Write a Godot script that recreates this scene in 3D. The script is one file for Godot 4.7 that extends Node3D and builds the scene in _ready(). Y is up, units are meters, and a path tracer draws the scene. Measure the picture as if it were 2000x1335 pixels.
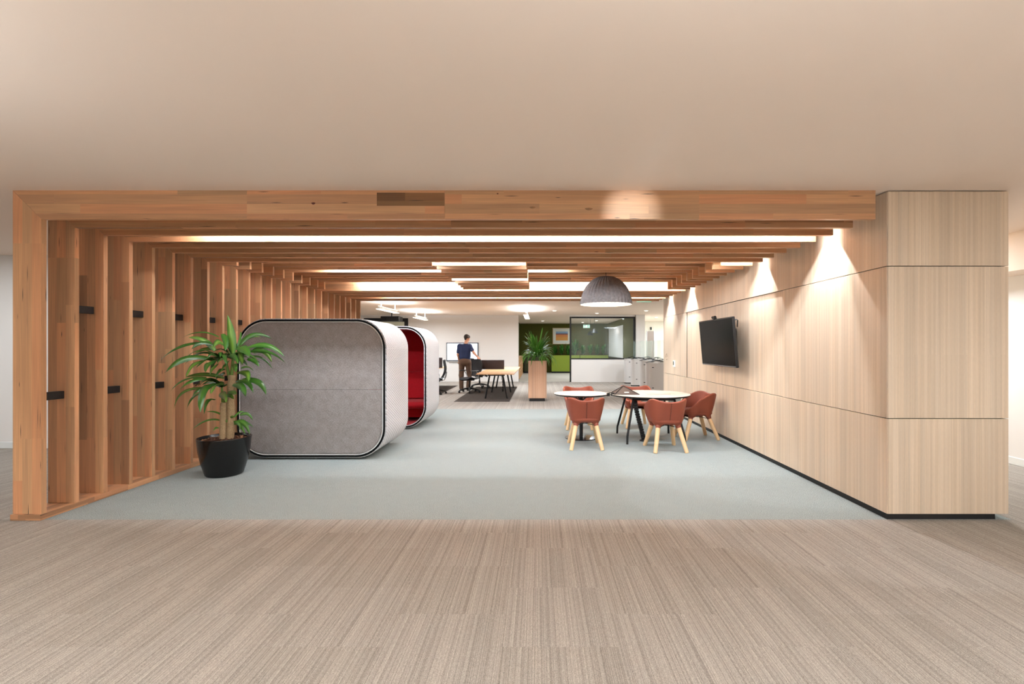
extends Node3D
# An open office: a timber slat portal over a sage carpet, seating pods on the left, an oak veneer wall on the right.
# Camera stands at x 0, z 0, 1.4 m up; one point perspective, so depth D in the notes below is simply -z.

const F := 944.0          # focal length in pixels of the 2000 x 1335 frame
const VX := 1051.0        # vanishing point
const VY := 676.7
const EYE := 1.4
const TOP := 2.662        # ceiling height
const D0 := 3.904         # depth of the first portal frame
const STEP := 0.2795      # spacing of the frames
const LX := -4.012        # inner face of the slat wall
const LO := -4.243        # outer face of the slat wall
const RX := 2.8205        # face of the veneer wall
const BEND := 2.725       # free end of the beams
const THICK := 0.041

var M := {}
var taken := {}
var rng := RandomNumberGenerator.new()

# ------------------------------------------------------------------ mesh builder
class Sh:
	var V := PackedVector3Array()
	var N := PackedVector3Array()
	var U := PackedVector2Array()
	var C := PackedColorArray()
	var I := PackedInt32Array()
	var X := Transform3D()
	var col := Color.WHITE
	func pt(p: Vector3, n: Vector3, u: Vector2) -> int:
		V.append(X * p)
		N.append((X.basis * n).normalized())
		U.append(u)
		C.append(col)
		return V.size() - 1
	func tri(a: int, b: int, c: int) -> void:
		var g := (V[b] - V[a]).cross(V[c] - V[a])
		if g.dot(N[a] + N[b] + N[c]) > 0.0:
			I.append_array(PackedInt32Array([a, c, b]))
		else:
			I.append_array(PackedInt32Array([a, b, c]))
	func quad(a: Vector3, b: Vector3, c: Vector3, d: Vector3, n: Vector3, ua := Vector2(0, 0), ub := Vector2(1, 0), uc := Vector2(1, 1), ud := Vector2(0, 1)) -> void:
		var i := pt(a, n, ua)
		var j := pt(b, n, ub)
		var k := pt(c, n, uc)
		var l := pt(d, n, ud)
		tri(i, j, k)
		tri(i, k, l)
	static func uvof(p: Vector3, face: int, ax: int, off: Vector2) -> Vector2:
		var v := ax
		var u := 0
		if face == ax:
			v = (ax + 1) % 3
			u = (ax + 2) % 3
		else:
			u = 3 - face - ax
		return Vector2(p[u], p[v]) + off
	func box(c: Vector3, s: Vector3, b := 0.0, ax := 1, off := Vector2.ZERO) -> void:
		var h := s / 2.0
		for f in 3:
			var g := (f + 1) % 3
			var e := (f + 2) % 3
			for sg in [-1.0, 1.0]:
				var n := Vector3.ZERO
				n[f] = sg
				var q: Array[Vector3] = []
				for w in [Vector2(-1, -1), Vector2(1, -1), Vector2(1, 1), Vector2(-1, 1)]:
					var p := Vector3.ZERO
					p[f] = sg * h[f]
					p[g] = w.x * (h[g] - b)
					p[e] = w.y * (h[e] - b)
					q.append(p)
				quad(c + q[0], c + q[1], c + q[2], c + q[3], n, uvof(q[0], f, ax, off), uvof(q[1], f, ax, off), uvof(q[2], f, ax, off), uvof(q[3], f, ax, off))
		if b <= 0.0:
			return
		for f in 3:
			var g := (f + 1) % 3
			var e := (f + 2) % 3
			for s1 in [-1.0, 1.0]:
				for s2 in [-1.0, 1.0]:
					var n := Vector3.ZERO
					n[g] = s1
					n[e] = s2
					var q: Array[Vector3] = []
					for w in [-1.0, 1.0]:
						var p := Vector3.ZERO
						p[f] = w * (h[f] - b)
						p[g] = s1 * h[g]
						p[e] = s2 * (h[e] - b)
						var r := p
						r[g] = s1 * (h[g] - b)
						r[e] = s2 * h[e]
						q.append(p)
						q.append(r)
					var fc := g if g != ax else e
					quad(c + q[0], c + q[1], c + q[3], c + q[2], n.normalized(), uvof(q[0], fc, ax, off), uvof(q[1], fc, ax, off), uvof(q[3], fc, ax, off), uvof(q[2], fc, ax, off))
		for sx in [-1.0, 1.0]:
			for sy in [-1.0, 1.0]:
				for sz in [-1.0, 1.0]:
					var n := Vector3(sx, sy, sz).normalized()
					var i := pt(c + Vector3(sx * h.x, sy * (h.y - b), sz * (h.z - b)), n, off)
					var j := pt(c + Vector3(sx * (h.x - b), sy * h.y, sz * (h.z - b)), n, off)
					var k := pt(c + Vector3(sx * (h.x - b), sy * (h.y - b), sz * h.z), n, off)
					tri(i, j, k)
	# rows of points, smooth; outside is dv x du
	func grid(rows: Array, wrap := false, flip := false, us := 1.0, vs := 1.0) -> void:
		var n: int = rows.size()
		var m: int = rows[0].size()
		var nn := PackedVector3Array()
		nn.resize(n * m)
		for i in n - 1:
			for j in (m if wrap else m - 1):
				var k := (j + 1) % m
				var a: Vector3 = rows[i][j]
				var b: Vector3 = rows[i][k]
				var c: Vector3 = rows[i + 1][k]
				var d: Vector3 = rows[i + 1][j]
				var g := (c - a).cross(b - d)
				if flip:
					g = -g
				nn[i * m + j] += g
				nn[i * m + k] += g
				nn[(i + 1) * m + k] += g
				nn[(i + 1) * m + j] += g
		var base := V.size()
		var mm := m + 1 if wrap else m
		for i in n:
			for j in mm:
				var k := j % m
				var q := nn[i * m + k]
				pt(rows[i][k], q.normalized() if q.length() > 1e-12 else Vector3.UP, Vector2(us * j / (mm - 1), vs * i / (n - 1)))
		for i in n - 1:
			for j in mm - 1:
				var a := base + i * mm + j
				tri2(a, a + 1, a + mm + 1)
				tri2(a, a + mm + 1, a + mm)
	func tri2(a: int, b: int, c: int) -> void:
		if V[a].is_equal_approx(V[b]) or V[b].is_equal_approx(V[c]) or V[a].is_equal_approx(V[c]):
			return
		tri(a, b, c)
	func lathe(prof: Array, seg := 24, flip := false, us := 1.0, vs := 1.0, at := Vector3.ZERO) -> void:
		var rows := []
		for p in prof:
			var r := PackedVector3Array()
			for j in seg:
				var a := TAU * j / seg
				r.append(at + Vector3(p.x * cos(a), p.y, p.x * sin(a)))
			rows.append(r)
		grid(rows, true, flip, us, vs)
	func tube(path: Array, rad, seg := 8, cap := true, closed := false) -> void:
		var n := path.size()
		var nrm := Vector3.ZERO
		var base := V.size()
		var dist := 0.0
		for i in n:
			var p: Vector3 = path[i]
			var t: Vector3
			if closed:
				t = (path[(i + 1) % n] - path[(i - 1 + n) % n]).normalized()
			else:
				t = (path[mini(i + 1, n - 1)] - path[maxi(i - 1, 0)]).normalized()
			if nrm == Vector3.ZERO:
				nrm = t.cross(Vector3.UP if absf(t.y) < 0.9 else Vector3.RIGHT).normalized()
			nrm = (nrm - t * nrm.dot(t)).normalized()
			var bi := t.cross(nrm)
			var r: float = rad[i] if rad is Array else rad
			if i > 0:
				dist += p.distance_to(path[i - 1])
			for j in seg + 1:
				var a := TAU * j / seg
				var d := nrm * cos(a) + bi * sin(a)
				pt(p + d * r, d, Vector2(float(j) / seg, dist))
		for i in (n if closed else n - 1):
			for j in seg:
				var a := base + i * (seg + 1) + j
				var b := base + ((i + 1) % n) * (seg + 1) + j
				tri(a, a + 1, b + 1)
				tri(a, b + 1, b)
		if cap and not closed:
			for e in [0, n - 1]:
				var t: Vector3 = (path[0] - path[1]).normalized() if e == 0 else (path[n - 1] - path[n - 2]).normalized()
				var cc := pt(path[e], t, Vector2.ZERO)
				var ring := []
				for j in seg:
					var q := V[base + e * (seg + 1) + j]
					V.append(q)
					N.append((X.basis * t).normalized())
					U.append(Vector2.ZERO)
					C.append(col)
					ring.append(V.size() - 1)
				for j in seg:
					tri(cc, ring[j], ring[(j + 1) % seg])
	# polygon in the xy plane at depth z
	func fill(o: PackedVector2Array, z: float, nz: float, uvm := true) -> void:
		var base := V.size()
		for p in o:
			pt(Vector3(p.x, p.y, z), Vector3(0, 0, nz), Vector2(p.x, p.y) if uvm else Vector2(p.y, p.x))
		var t := Geometry2D.triangulate_polygon(o)
		for i in range(0, t.size(), 3):
			tri(base + t[i], base + t[i + 1], base + t[i + 2])
	# walls of a polygon between two depths, each edge flat
	func sides(o: PackedVector2Array, z0: float, z1: float, grain_x := true) -> void:
		var cw := Geometry2D.is_polygon_clockwise(o)
		for i in o.size():
			var a := o[i]
			var b := o[(i + 1) % o.size()]
			var e := (b - a).normalized()
			var n := Vector3(e.y, -e.x, 0)
			if cw:
				n = -n
			var ca := a.x if absf(e.x) > absf(e.y) else a.y
			var cb := b.x if absf(e.x) > absf(e.y) else b.y
			quad(Vector3(a.x, a.y, z0), Vector3(b.x, b.y, z0), Vector3(b.x, b.y, z1), Vector3(a.x, a.y, z1), n, Vector2(z0, ca), Vector2(z0, cb), Vector2(z1, cb), Vector2(z1, ca))
	func prism(o: PackedVector2Array, z0: float, z1: float, uvm := true) -> void:
		fill(o, z0, -1.0 if z0 < z1 else 1.0, uvm)
		fill(o, z1, 1.0 if z0 < z1 else -1.0, uvm)
		sides(o, z0, z1)
	# smooth closed outline swept from z0 to z1
	func band(o: PackedVector2Array, z0: float, z1: float, out := true, us := 1.0) -> void:
		var n := o.size()
		var base := V.size()
		var dist := 0.0
		for i in n + 1:
			var p := o[i % n]
			var e := (o[(i + 1) % n] - o[(i - 1 + n) % n]).normalized()
			var q := Vector3(e.y, -e.x, 0)
			if Geometry2D.is_polygon_clockwise(o):
				q = -q
			if not out:
				q = -q
			if i > 0:
				dist += p.distance_to(o[i - 1])
			pt(Vector3(p.x, p.y, z0), q, Vector2(dist, z0) * us)
			pt(Vector3(p.x, p.y, z1), q, Vector2(dist, z1) * us)
		for i in n:
			var a := base + i * 2
			tri(a, a + 1, a + 3)
			tri(a, a + 3, a + 2)
	func ring(o: PackedVector2Array, z0: float, p: PackedVector2Array, z1: float, nz: float) -> void:
		var base := V.size()
		for i in o.size() + 1:
			var k := i % o.size()
			pt(Vector3(o[k].x, o[k].y, z0), Vector3(0, 0, nz), o[k])
			pt(Vector3(p[k].x, p[k].y, z1), Vector3(0, 0, nz), p[k])
		for i in o.size():
			var a := base + i * 2
			tri(a, a + 1, a + 3)
			tri(a, a + 3, a + 2)
	func mesh() -> ArrayMesh:
		var arr := []
		arr.resize(Mesh.ARRAY_MAX)
		arr[Mesh.ARRAY_VERTEX] = V
		arr[Mesh.ARRAY_NORMAL] = N
		arr[Mesh.ARRAY_TEX_UV] = U
		arr[Mesh.ARRAY_COLOR] = C
		arr[Mesh.ARRAY_INDEX] = I
		var m := ArrayMesh.new()
		m.add_surface_from_arrays(Mesh.PRIMITIVE_TRIANGLES, arr)
		return m

static func rrect(w: float, h: float, r: float, cx := 0.0, cy := 0.0, k := 8) -> PackedVector2Array:
	var o := PackedVector2Array()
	for q in 4:
		var c := Vector2(cx + (w / 2 - r) * (1 if q == 0 or q == 3 else -1), cy + (h / 2 - r) * (1 if q < 2 else -1))
		for i in k + 1:
			var a := PI / 2 * q + PI / 2 * i / k
			o.append(c + Vector2(cos(a), sin(a)) * r)
	return o

# ------------------------------------------------------------------ scene helpers
func numbered(called: String) -> String:
	var n: int = taken.get(called, 0)
	taken[called] = n + 1
	return called if n == 0 else "%s_%03d" % [called, n]

func tag(o: Node3D, label := "", category := "", group := "", kind := "") -> Node3D:
	if label: o.set_meta("label", label)
	if category: o.set_meta("category", category)
	if group: o.set_meta("group", group)
	if kind: o.set_meta("kind", kind)
	return o

func thing(called: String, at: Vector3, label: String, category: String, group := "", turn := 0.0) -> Node3D:
	var o := Node3D.new()
	o.name = numbered(called)
	add_child(o)
	o.position = at
	o.rotation.y = turn
	return tag(o, label, category, group)

func part(called: String, s, m: Material, parent: Node3D, at := Vector3.ZERO) -> MeshInstance3D:
	var o := MeshInstance3D.new()
	o.name = called if parent != self else numbered(called)
	o.mesh = s.mesh() if s is Sh else s
	for k in o.mesh.get_surface_count():
		o.set_surface_override_material(k, m)
	parent.add_child(o, true)
	o.position = at
	return o

func struct(called: String, s, m: Material, label := "") -> MeshInstance3D:
	var o := part(called, s, m, self)
	tag(o, label, "", "", "structure")
	return o

func bx(c: Vector3, s: Vector3, b := 0.0, ax := 1, off := Vector2.ZERO) -> Sh:
	var h := Sh.new()
	h.box(c, s, b, ax, off)
	return h

func copy_of(o: Node3D, at: Vector3, turn: float, label := "", group := "") -> Node3D:
	var c: Node3D = o.duplicate()
	var root := String(o.name)
	c.name = numbered(root)
	add_child(c)
	c.position = at
	c.rotation.y = turn
	if label: c.set_meta("label", label)
	if group: c.set_meta("group", group)
	return c

# point on the sight line of a pixel of the photograph at depth d
func P(x: float, y: float, d: float) -> Vector3:
	return Vector3((x - VX) * d / F, EYE - (y - VY) * d / F, -d)

func mat(c: Color, rough := 0.6, metal := 0.0, spec := 0.5) -> StandardMaterial3D:
	var m := StandardMaterial3D.new()
	m.albedo_color = c
	m.roughness = rough
	m.metallic = metal
	m.metallic_specular = spec
	return m

func rgb(r: float, g: float, b: float) -> Color:
	return Color(r / 255.0, g / 255.0, b / 255.0)

func glow(c: Color, e: float) -> StandardMaterial3D:
	var m := mat(Color(0.9, 0.9, 0.9), 0.5)
	m.emission_enabled = true
	m.emission = c
	m.emission_energy_multiplier = e
	return m

func area(parent: Node3D, called: String, at: Vector3, dir: Vector3, along: Vector3, length: float, width: float, e: float, c: Color) -> void:
	var l := AreaLight3D.new()
	l.name = called
	l.area_size = Vector2(length, width)
	l.light_energy = e
	l.light_color = c
	l.area_range = 40.0
	l.area_attenuation = 2.0
	l.shadow_enabled = true
	parent.add_child(l, true)
	var z := -dir.normalized()
	var x := along.normalized()
	l.transform = Transform3D(Basis(x, z.cross(x), z), at)

# ------------------------------------------------------------------ textures
func noise(w: int, h: int, freq: float, sd: int, oct := 3, type := FastNoiseLite.TYPE_SIMPLEX_SMOOTH) -> Image:
	var n := FastNoiseLite.new()
	n.seed = sd
	n.noise_type = type
	n.frequency = freq
	n.fractal_octaves = oct
	return n.get_seamless_image(w, h, false, false, 0.15, true)

func stretched(w: int, h: int, w0: int, h0: int, freq: float, sd: int, oct := 3) -> PackedByteArray:
	var im := noise(w0, h0, freq, sd, oct)
	im.resize(w, h, Image.INTERPOLATE_CUBIC)
	return im.get_data()

func tex(w: int, h: int, d: PackedByteArray) -> ImageTexture:
	return ImageTexture.create_from_image(Image.create_from_data(w, h, false, Image.FORMAT_RGB8, d))

func tex1(w: int, h: int, d: PackedByteArray) -> ImageTexture:
	return ImageTexture.create_from_image(Image.create_from_data(w, h, false, Image.FORMAT_L8, d))

# glued hardwood: 12 columns of staves, 0.928 m across, 2.784 m along
func wood_staves() -> ImageTexture:
	var w := 1024
	var h := 1536
	var fine := stretched(w, h, w, 48, 0.09, 11, 4)
	var broad := stretched(w, h, 256, 32, 0.05, 12, 3)
	var r := RandomNumberGenerator.new()
	r.seed = 5
	var tone := PackedFloat32Array()
	var red := PackedFloat32Array()
	var shift := PackedInt32Array()
	tone.resize(12 * h)
	red.resize(12 * h)
	shift.resize(12 * h)
	for c in 12:
		var cuts := [0]
		var y := r.randi_range(200, 1100)
		while y < h - 150:
			cuts.append(y)
			y += r.randi_range(480, 1300)
		cuts.append(h)
		for k in cuts.size() - 1:
			var t := r.randf_range(0.93, 1.06)
			if r.randf() < 0.08:
				t = 0.8
			var rd := r.randf_range(-0.035, 0.03)
			var sft := r.randi_range(0, 400)
			for i in range(cuts[k], cuts[k + 1]):
				tone[c * h + i] = t
				red[c * h + i] = rd
				shift[c * h + i] = sft
	var mark := PackedFloat32Array()
	mark.resize(w * h)
	for k in 36:
		var cx := r.randi_range(20, w - 20)
		var cy := r.randi_range(60, h - 60)
		var ln := r.randi_range(12, 55)
		var wd := r.randf_range(1.2, 3.4)
		var lean := r.randf_range(-0.05, 0.05)
		for dy in range(-ln, ln + 1):
			var q := 1.0 - pow(absf(dy) / float(ln), 1.6)
			for dx in range(-5, 6):
				var x := cx + dx + int(dy * lean + 0.5 * sin(dy * 0.21 + k))
				var a := clampf(q * wd - absf(dx), 0.0, 1.0)
				if a > 0.0:
					var at := ((cy + dy + h) % h) * w + (x + w) % w
					mark[at] = maxf(mark[at], a)
	var d := PackedByteArray()
	d.resize(w * h * 3)
	for y in h:
		for x in w:
			var c := x * 12 / w
			var s := shift[c * h + y]
			var g := (fine[((y + s * 3) % h) * w + (x + s) % w] - 128) / 128.0
			var b := (broad[y * w + (x + s) % w] - 128) / 128.0
			var t := tone[c * h + y] * (1.0 + 0.065 * g + 0.06 * b)
			var rd := red[c * h + y]
			var m := 1.0 - 0.72 * mark[y * w + x]
			var i := (y * w + x) * 3
			d[i] = int(clampf(200.0 * t * (1.0 + rd * 0.4) * m, 0, 255))
			d[i + 1] = int(clampf(149.0 * t * (1.0 - rd) * m, 0, 255))
			d[i + 2] = int(clampf(108.0 * t * (1.0 - rd * 1.4) * m, 0, 255))
	return tex(w, h, d)

# straight grained oak veneer, 1.2 m across, 2.4 m along
func veneer(cr := 219.0, cg := 197.0, cb := 171.0, amt := 1.0) -> ImageTexture:
	var w := 1024
	var h := 512
	var fine := stretched(w, h, w, 12, 0.16, 21, 4)
	var mid := stretched(w, h, w, 8, 0.035, 22, 2)
	var pores := stretched(w, h, w, 128, 0.4, 23, 2)
	var r := RandomNumberGenerator.new()
	r.seed = 9
	var tone := PackedFloat32Array()
	tone.resize(w)
	var x0 := 0
	while x0 < w:
		var x1 := mini(w, x0 + r.randi_range(38, 120))
		var t := r.randf_range(0.96, 1.03)
		for x in range(x0, x1):
			tone[x] = t
		x0 = x1
	var d := PackedByteArray()
	d.resize(w * h * 3)
	for y in h:
		for x in w:
			var k := y * w + x
			var g := (fine[k] - 128) / 128.0
			var b := (mid[k] - 128) / 128.0
			var p := (pores[k] - 128) / 128.0
			var t := (1.0 + (tone[x] - 1.0) * amt) * (1.0 + amt * (0.045 * g + 0.035 * b + 0.03 * p))
			var i := k * 3
			d[i] = int(clampf(cr * t, 0, 255))
			d[i + 1] = int(clampf(cg * t * (1.0 + 0.012 * b), 0, 255))
			d[i + 2] = int(clampf(cb * t * (1.0 + 0.03 * b), 0, 255))
	return tex(w, h, d)

# lined loop pile, 1.108 m square, lines run along v
func lined_carpet() -> Array:
	var w := 1024
	var fine := stretched(w, w, w, 110, 0.3, 31, 3)
	var broad := stretched(w, w, w, 8, 0.03, 32, 3)
	var loops := noise(w, w, 0.3, 33, 2).get_data()
	var grit := noise(w, w, 0.6, 34, 1, FastNoiseLite.TYPE_VALUE).get_data()
	var r := RandomNumberGenerator.new()
	r.seed = 4
	var line := PackedFloat32Array()
	line.resize(w)
	var x := 0
	while x < w:
		var wd := r.randi_range(2, 4)
		var t := r.randf_range(-0.05, 0.05)
		var z := r.randf()
		if z < 0.2:
			t = -0.17
		elif z < 0.36:
			t = 0.12
		for k in wd:
			if x + k < w:
				line[x + k] = t
		x += wd
	var d := PackedByteArray()
	d.resize(w * w * 3)
	var hgt := PackedByteArray()
	hgt.resize(w * w)
	for y in w:
		for i in w:
			var k := y * w + i
			var g := (fine[k] - 128) / 128.0
			var b := (broad[k] - 128) / 128.0
			var l := (loops[k] - 128) / 128.0
			var t := 1.0 + line[i] * (0.6 + 0.7 * g) + 0.05 * g + 0.03 * b + 0.2 * l + 0.16 * (grit[k] - 128) / 128.0
			d[k * 3] = int(clampf(161.0 * t, 0, 255))
			d[k * 3 + 1] = int(clampf(153.0 * t, 0, 255))
			d[k * 3 + 2] = int(clampf(144.0 * t, 0, 255))
			hgt[k] = int(clampf(128.0 + 70.0 * l + 160.0 * line[i], 0, 255))
	return [tex(w, w, d), tex1(w, w, hgt)]

# two colours of yarn mixed by noise
func heather(w: int, f1: float, sd: int, lo: Color, hi: Color, amount: float, f2 := 0.02, patch := 0.15) -> Array:
	var a := noise(w, w, f1, sd, 3).get_data()
	var b := noise(w, w, f2, sd + 1, 3).get_data()
	var d := PackedByteArray()
	d.resize(w * w * 3)
	for k in w * w:
		var t := clampf(0.5 + (a[k] - 128) / 128.0 * amount + (b[k] - 128) / 128.0 * patch, 0.0, 1.0)
		d[k * 3] = int(lerpf(lo.r, hi.r, t) * 255.0)
		d[k * 3 + 1] = int(lerpf(lo.g, hi.g, t) * 255.0)
		d[k * 3 + 2] = int(lerpf(lo.b, hi.b, t) * 255.0)
	return [tex(w, w, d), tex1(w, w, a)]

# plain weave of light and dark threads
func weave(w: int, lo: Color, hi: Color) -> Array:
	var a := stretched(w, w, w, w / 6, 0.3, 51, 2)
	var b := stretched(w, w, w / 6, w, 0.3, 52, 2)
	var p := noise(w, w, 0.01, 53, 3).get_data()
	var d := PackedByteArray()
	d.resize(w * w * 3)
	var hgt := PackedByteArray()
	hgt.resize(w * w)
	for y in w:
		for x in w:
			var k := y * w + x
			var over: bool = ((x / 2) + (y / 2)) % 2 == 0
			var q := (a[k] if over else b[k]) / 255.0
			var t := clampf(0.5 + (q - 0.5) * 1.5 + (p[k] - 128) / 128.0 * 0.12, 0.0, 1.0)
			d[k * 3] = int(lerpf(lo.r, hi.r, t) * 255.0)
			d[k * 3 + 1] = int(lerpf(lo.g, hi.g, t) * 255.0)
			d[k * 3 + 2] = int(lerpf(lo.b, hi.b, t) * 255.0)
			hgt[k] = int(clampf(90.0 + 120.0 * q, 0, 255))
	return [tex(w, w, d), tex1(w, w, hgt)]

# stitched diamonds: height only
func diamonds() -> ImageTexture:
	var w := 256
	var d := PackedByteArray()
	d.resize(w * w)
	for y in w:
		for x in w:
			var u := fposmod(x / 64.0 + y / 128.0, 1.0)
			var v := fposmod(x / 64.0 - y / 128.0, 1.0)
			var e: float = minf(minf(u, 1.0 - u), minf(v, 1.0 - v))
			d[y * w + x] = int(255.0 * pow(clampf(e * 2.0, 0.0, 1.0), 0.4))
	return tex1(w, w, d)

func textured(t: Texture2D, size: Vector2, rough: float, height = null, relief := 0.1, spec := 0.5) -> StandardMaterial3D:
	var m := mat(Color.WHITE, rough, 0.0, spec)
	m.albedo_texture = t
	m.uv1_scale = Vector3(1.0 / size.x, 1.0 / size.y, 1.0)
	if height:
		m.heightmap_enabled = true
		m.heightmap_texture = height
		m.heightmap_scale = relief
	return m

func make_materials() -> void:
	var wood := wood_staves()
	M.wood = textured(wood, Vector2(0.928, 2.784), 0.42)
	M.veneer = textured(veneer(), Vector2(1.2, 2.4), 0.38)
	M.tabletop = textured(veneer(238.0, 221.0, 203.0, 0.6), Vector2(1.2, 2.4), 0.5, null, 0.1, 0.3)
	M.desk = M.tabletop.duplicate()
	M.desk.albedo_color = Color(1.0, 0.87, 0.72)
	M.planter = textured(veneer(198.0, 158.0, 128.0, 1.3), Vector2(1.2, 2.4), 0.45)
	var lc := lined_carpet()
	M.lined = textured(lc[0], Vector2(1.108, 1.108), 0.95, lc[1], 0.25, 0.2)
	M.lined2 = M.lined.duplicate()
	M.lined2.albedo_color = Color(0.98, 0.978, 0.974)
	var sg := heather(512, 0.24, 41, rgb(106, 114, 111), rgb(184, 190, 187), 0.75, 0.015, 0.03)
	M.sage = textured(sg[0], Vector2(0.9, 0.9), 0.97, sg[1], 0.25, 0.2)
	var dk := heather(256, 0.3, 43, rgb(58, 52, 48), rgb(96, 88, 82), 0.6)
	M.dark_carpet = textured(dk[0], Vector2(0.6, 0.6), 0.97, null, 0.1, 0.2)
	var wv := weave(512, rgb(112, 106, 103), rgb(176, 170, 167))
	M.grey_cloth = textured(wv[0], Vector2(0.62, 0.62), 0.92, wv[1], 0.06, 0.25)
	M.quilt = mat(rgb(212, 209, 209), 0.75, 0.0, 0.35)
	M.quilt.heightmap_enabled = true
	M.quilt.heightmap_texture = diamonds()
	M.quilt.heightmap_scale = 1.1
	M.quilt.uv1_scale = Vector3(1.0 / 0.144, 1.0 / 0.15, 1)
	var fe := heather(256, 0.2, 61, rgb(72, 68, 68), rgb(146, 140, 138), 0.7)
	M.felt = textured(fe[0], Vector2(0.35, 0.35), 0.95, fe[1], 0.15, 0.2)
	var bk := heather(256, 0.08, 63, rgb(138, 114, 84), rgb(190, 164, 126), 0.6)
	M.bark = textured(bk[0], Vector2(1.0, 0.2), 0.85, bk[1], 0.3, 0.3)
	var so := heather(256, 0.12, 65, rgb(40, 24, 16), rgb(128, 84, 58), 0.8)
	M.soil = textured(so[0], Vector2(0.4, 0.4), 0.95, so[1], 1.5, 0.2)
	var rd := heather(256, 0.3, 67, rgb(150, 8, 20), rgb(184, 16, 32), 0.6)
	M.red = textured(rd[0], Vector2(0.3, 0.3), 0.7, rd[1], 0.04, 0.3)
	M.red.rim_enabled = true
	M.red.rim = 0.3
	M.leather = mat(rgb(138, 68, 47), 0.48, 0.0, 0.45)
	M.leather_seam = mat(rgb(92, 40, 26), 0.6)
	M.ash = mat(rgb(222, 186, 140), 0.5)
	M.black = mat(rgb(22, 21, 21), 0.5)
	M.black_gloss = mat(rgb(9, 9, 9), 0.2)
	M.steel_black = mat(rgb(28, 28, 29), 0.42, 0.3)
	M.plinth = mat(rgb(16, 15, 15), 0.55)
	M.white_paint = mat(rgb(236, 231, 226), 0.85, 0.0, 0.3)
	M.ceiling = mat(rgb(242, 224, 208), 0.9, 0.0, 0.25)
	M.white_plastic = mat(rgb(236, 236, 232), 0.45)
	M.alu = mat(rgb(196, 196, 196), 0.35, 0.8)
	M.stainless = mat(rgb(224, 220, 217), 0.32, 0.3)
	M.green_wall = mat(rgb(86, 86, 36), 0.85, 0.0, 0.3)
	M.lime = mat(rgb(142, 160, 40), 0.55)
	M.cream = mat(rgb(240, 236, 222), 0.85, 0.0, 0.3)
	M.screen_off = mat(rgb(4, 5, 5), 0.2, 0.0, 0.18)
	M.pipe = mat(rgb(10, 10, 10), 0.7, 0.0, 0.2)
	M.light_floor = mat(rgb(214, 206, 192), 0.7)
	M.chair_cloth = mat(rgb(40, 38, 40), 0.85)
	M.divider = mat(rgb(66, 56, 58), 0.9)
	M.leaf = mat(Color.WHITE, 0.32, 0.0, 0.5)
	M.leaf.vertex_color_use_as_albedo = true
	M.leaf.backlight_enabled = true
	M.leaf.backlight = Color(0.28, 0.34, 0.1)
	M.glass = mat(Color(0.86, 0.93, 0.88, 0.04), 0.03, 0.0, 0.4)
	M.glass.transparency = BaseMaterial3D.TRANSPARENCY_ALPHA
	M.glass_wing = mat(Color(0.8, 0.93, 0.87, 0.08), 0.05)
	M.glass_wing.transparency = BaseMaterial3D.TRANSPARENCY_ALPHA
	M.tube_glow = glow(Color(1.0, 0.94, 0.84), 4.0)
	M.office_glow = glow(Color(1.0, 0.96, 0.9), 5.0)
	M.bulb_glow = glow(Color(1.0, 0.95, 0.86), 3.0)
	M.downlight_glow = glow(Color(1.0, 0.96, 0.88), 6.0)
	M.green_sign = glow(rgb(60, 190, 150), 0.7)
	M.sign_white = glow(rgb(240, 255, 250), 1.0)
	M.display_glow = glow(rgb(226, 238, 250), 1.05)

# ------------------------------------------------------------------ start
func _ready() -> void:
	rng.seed = 7
	var cam := Camera3D.new()
	cam.name = "camera"
	cam.projection = Camera3D.PROJECTION_FRUSTUM
	cam.near = 0.1
	cam.far = 80.0
	cam.size = 1335.0 / F * cam.near
	cam.frustum_offset = Vector2(-(VX - 1000.0) / F, (VY - 667.5) / F) * cam.near
	add_child(cam)
	cam.position = Vector3(0, EYE, 0)
	cam.current = true
	var we := WorldEnvironment.new()
	we.name = "environment"
	var env := Environment.new()
	env.background_mode = Environment.BG_COLOR
	env.background_color = Color(0.02, 0.02, 0.02)
	env.tonemap_mode = Environment.TONE_MAPPER_LINEAR
	env.tonemap_exposure = 1.0
	env.sdfgi_enabled = true
	env.ssao_enabled = true
	env.ssil_enabled = true
	we.environment = env
	add_child(we)
	make_materials()
	ceiling_lights()
	shell()
	carpets()
	frames()
	veneer_wall()
	pods()
	dracaena()
	meeting_tables()
	tub_chairs()
	bell_pendant()
	television()
	office_behind()
	green_room()
	lobby()
	walker()

# ------------------------------------------------------------------ lamps, in view and unseen
const WARM := Color(0.93, 0.962, 1.0)
const PLAIN := Color(0.91, 0.958, 1.0)

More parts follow.
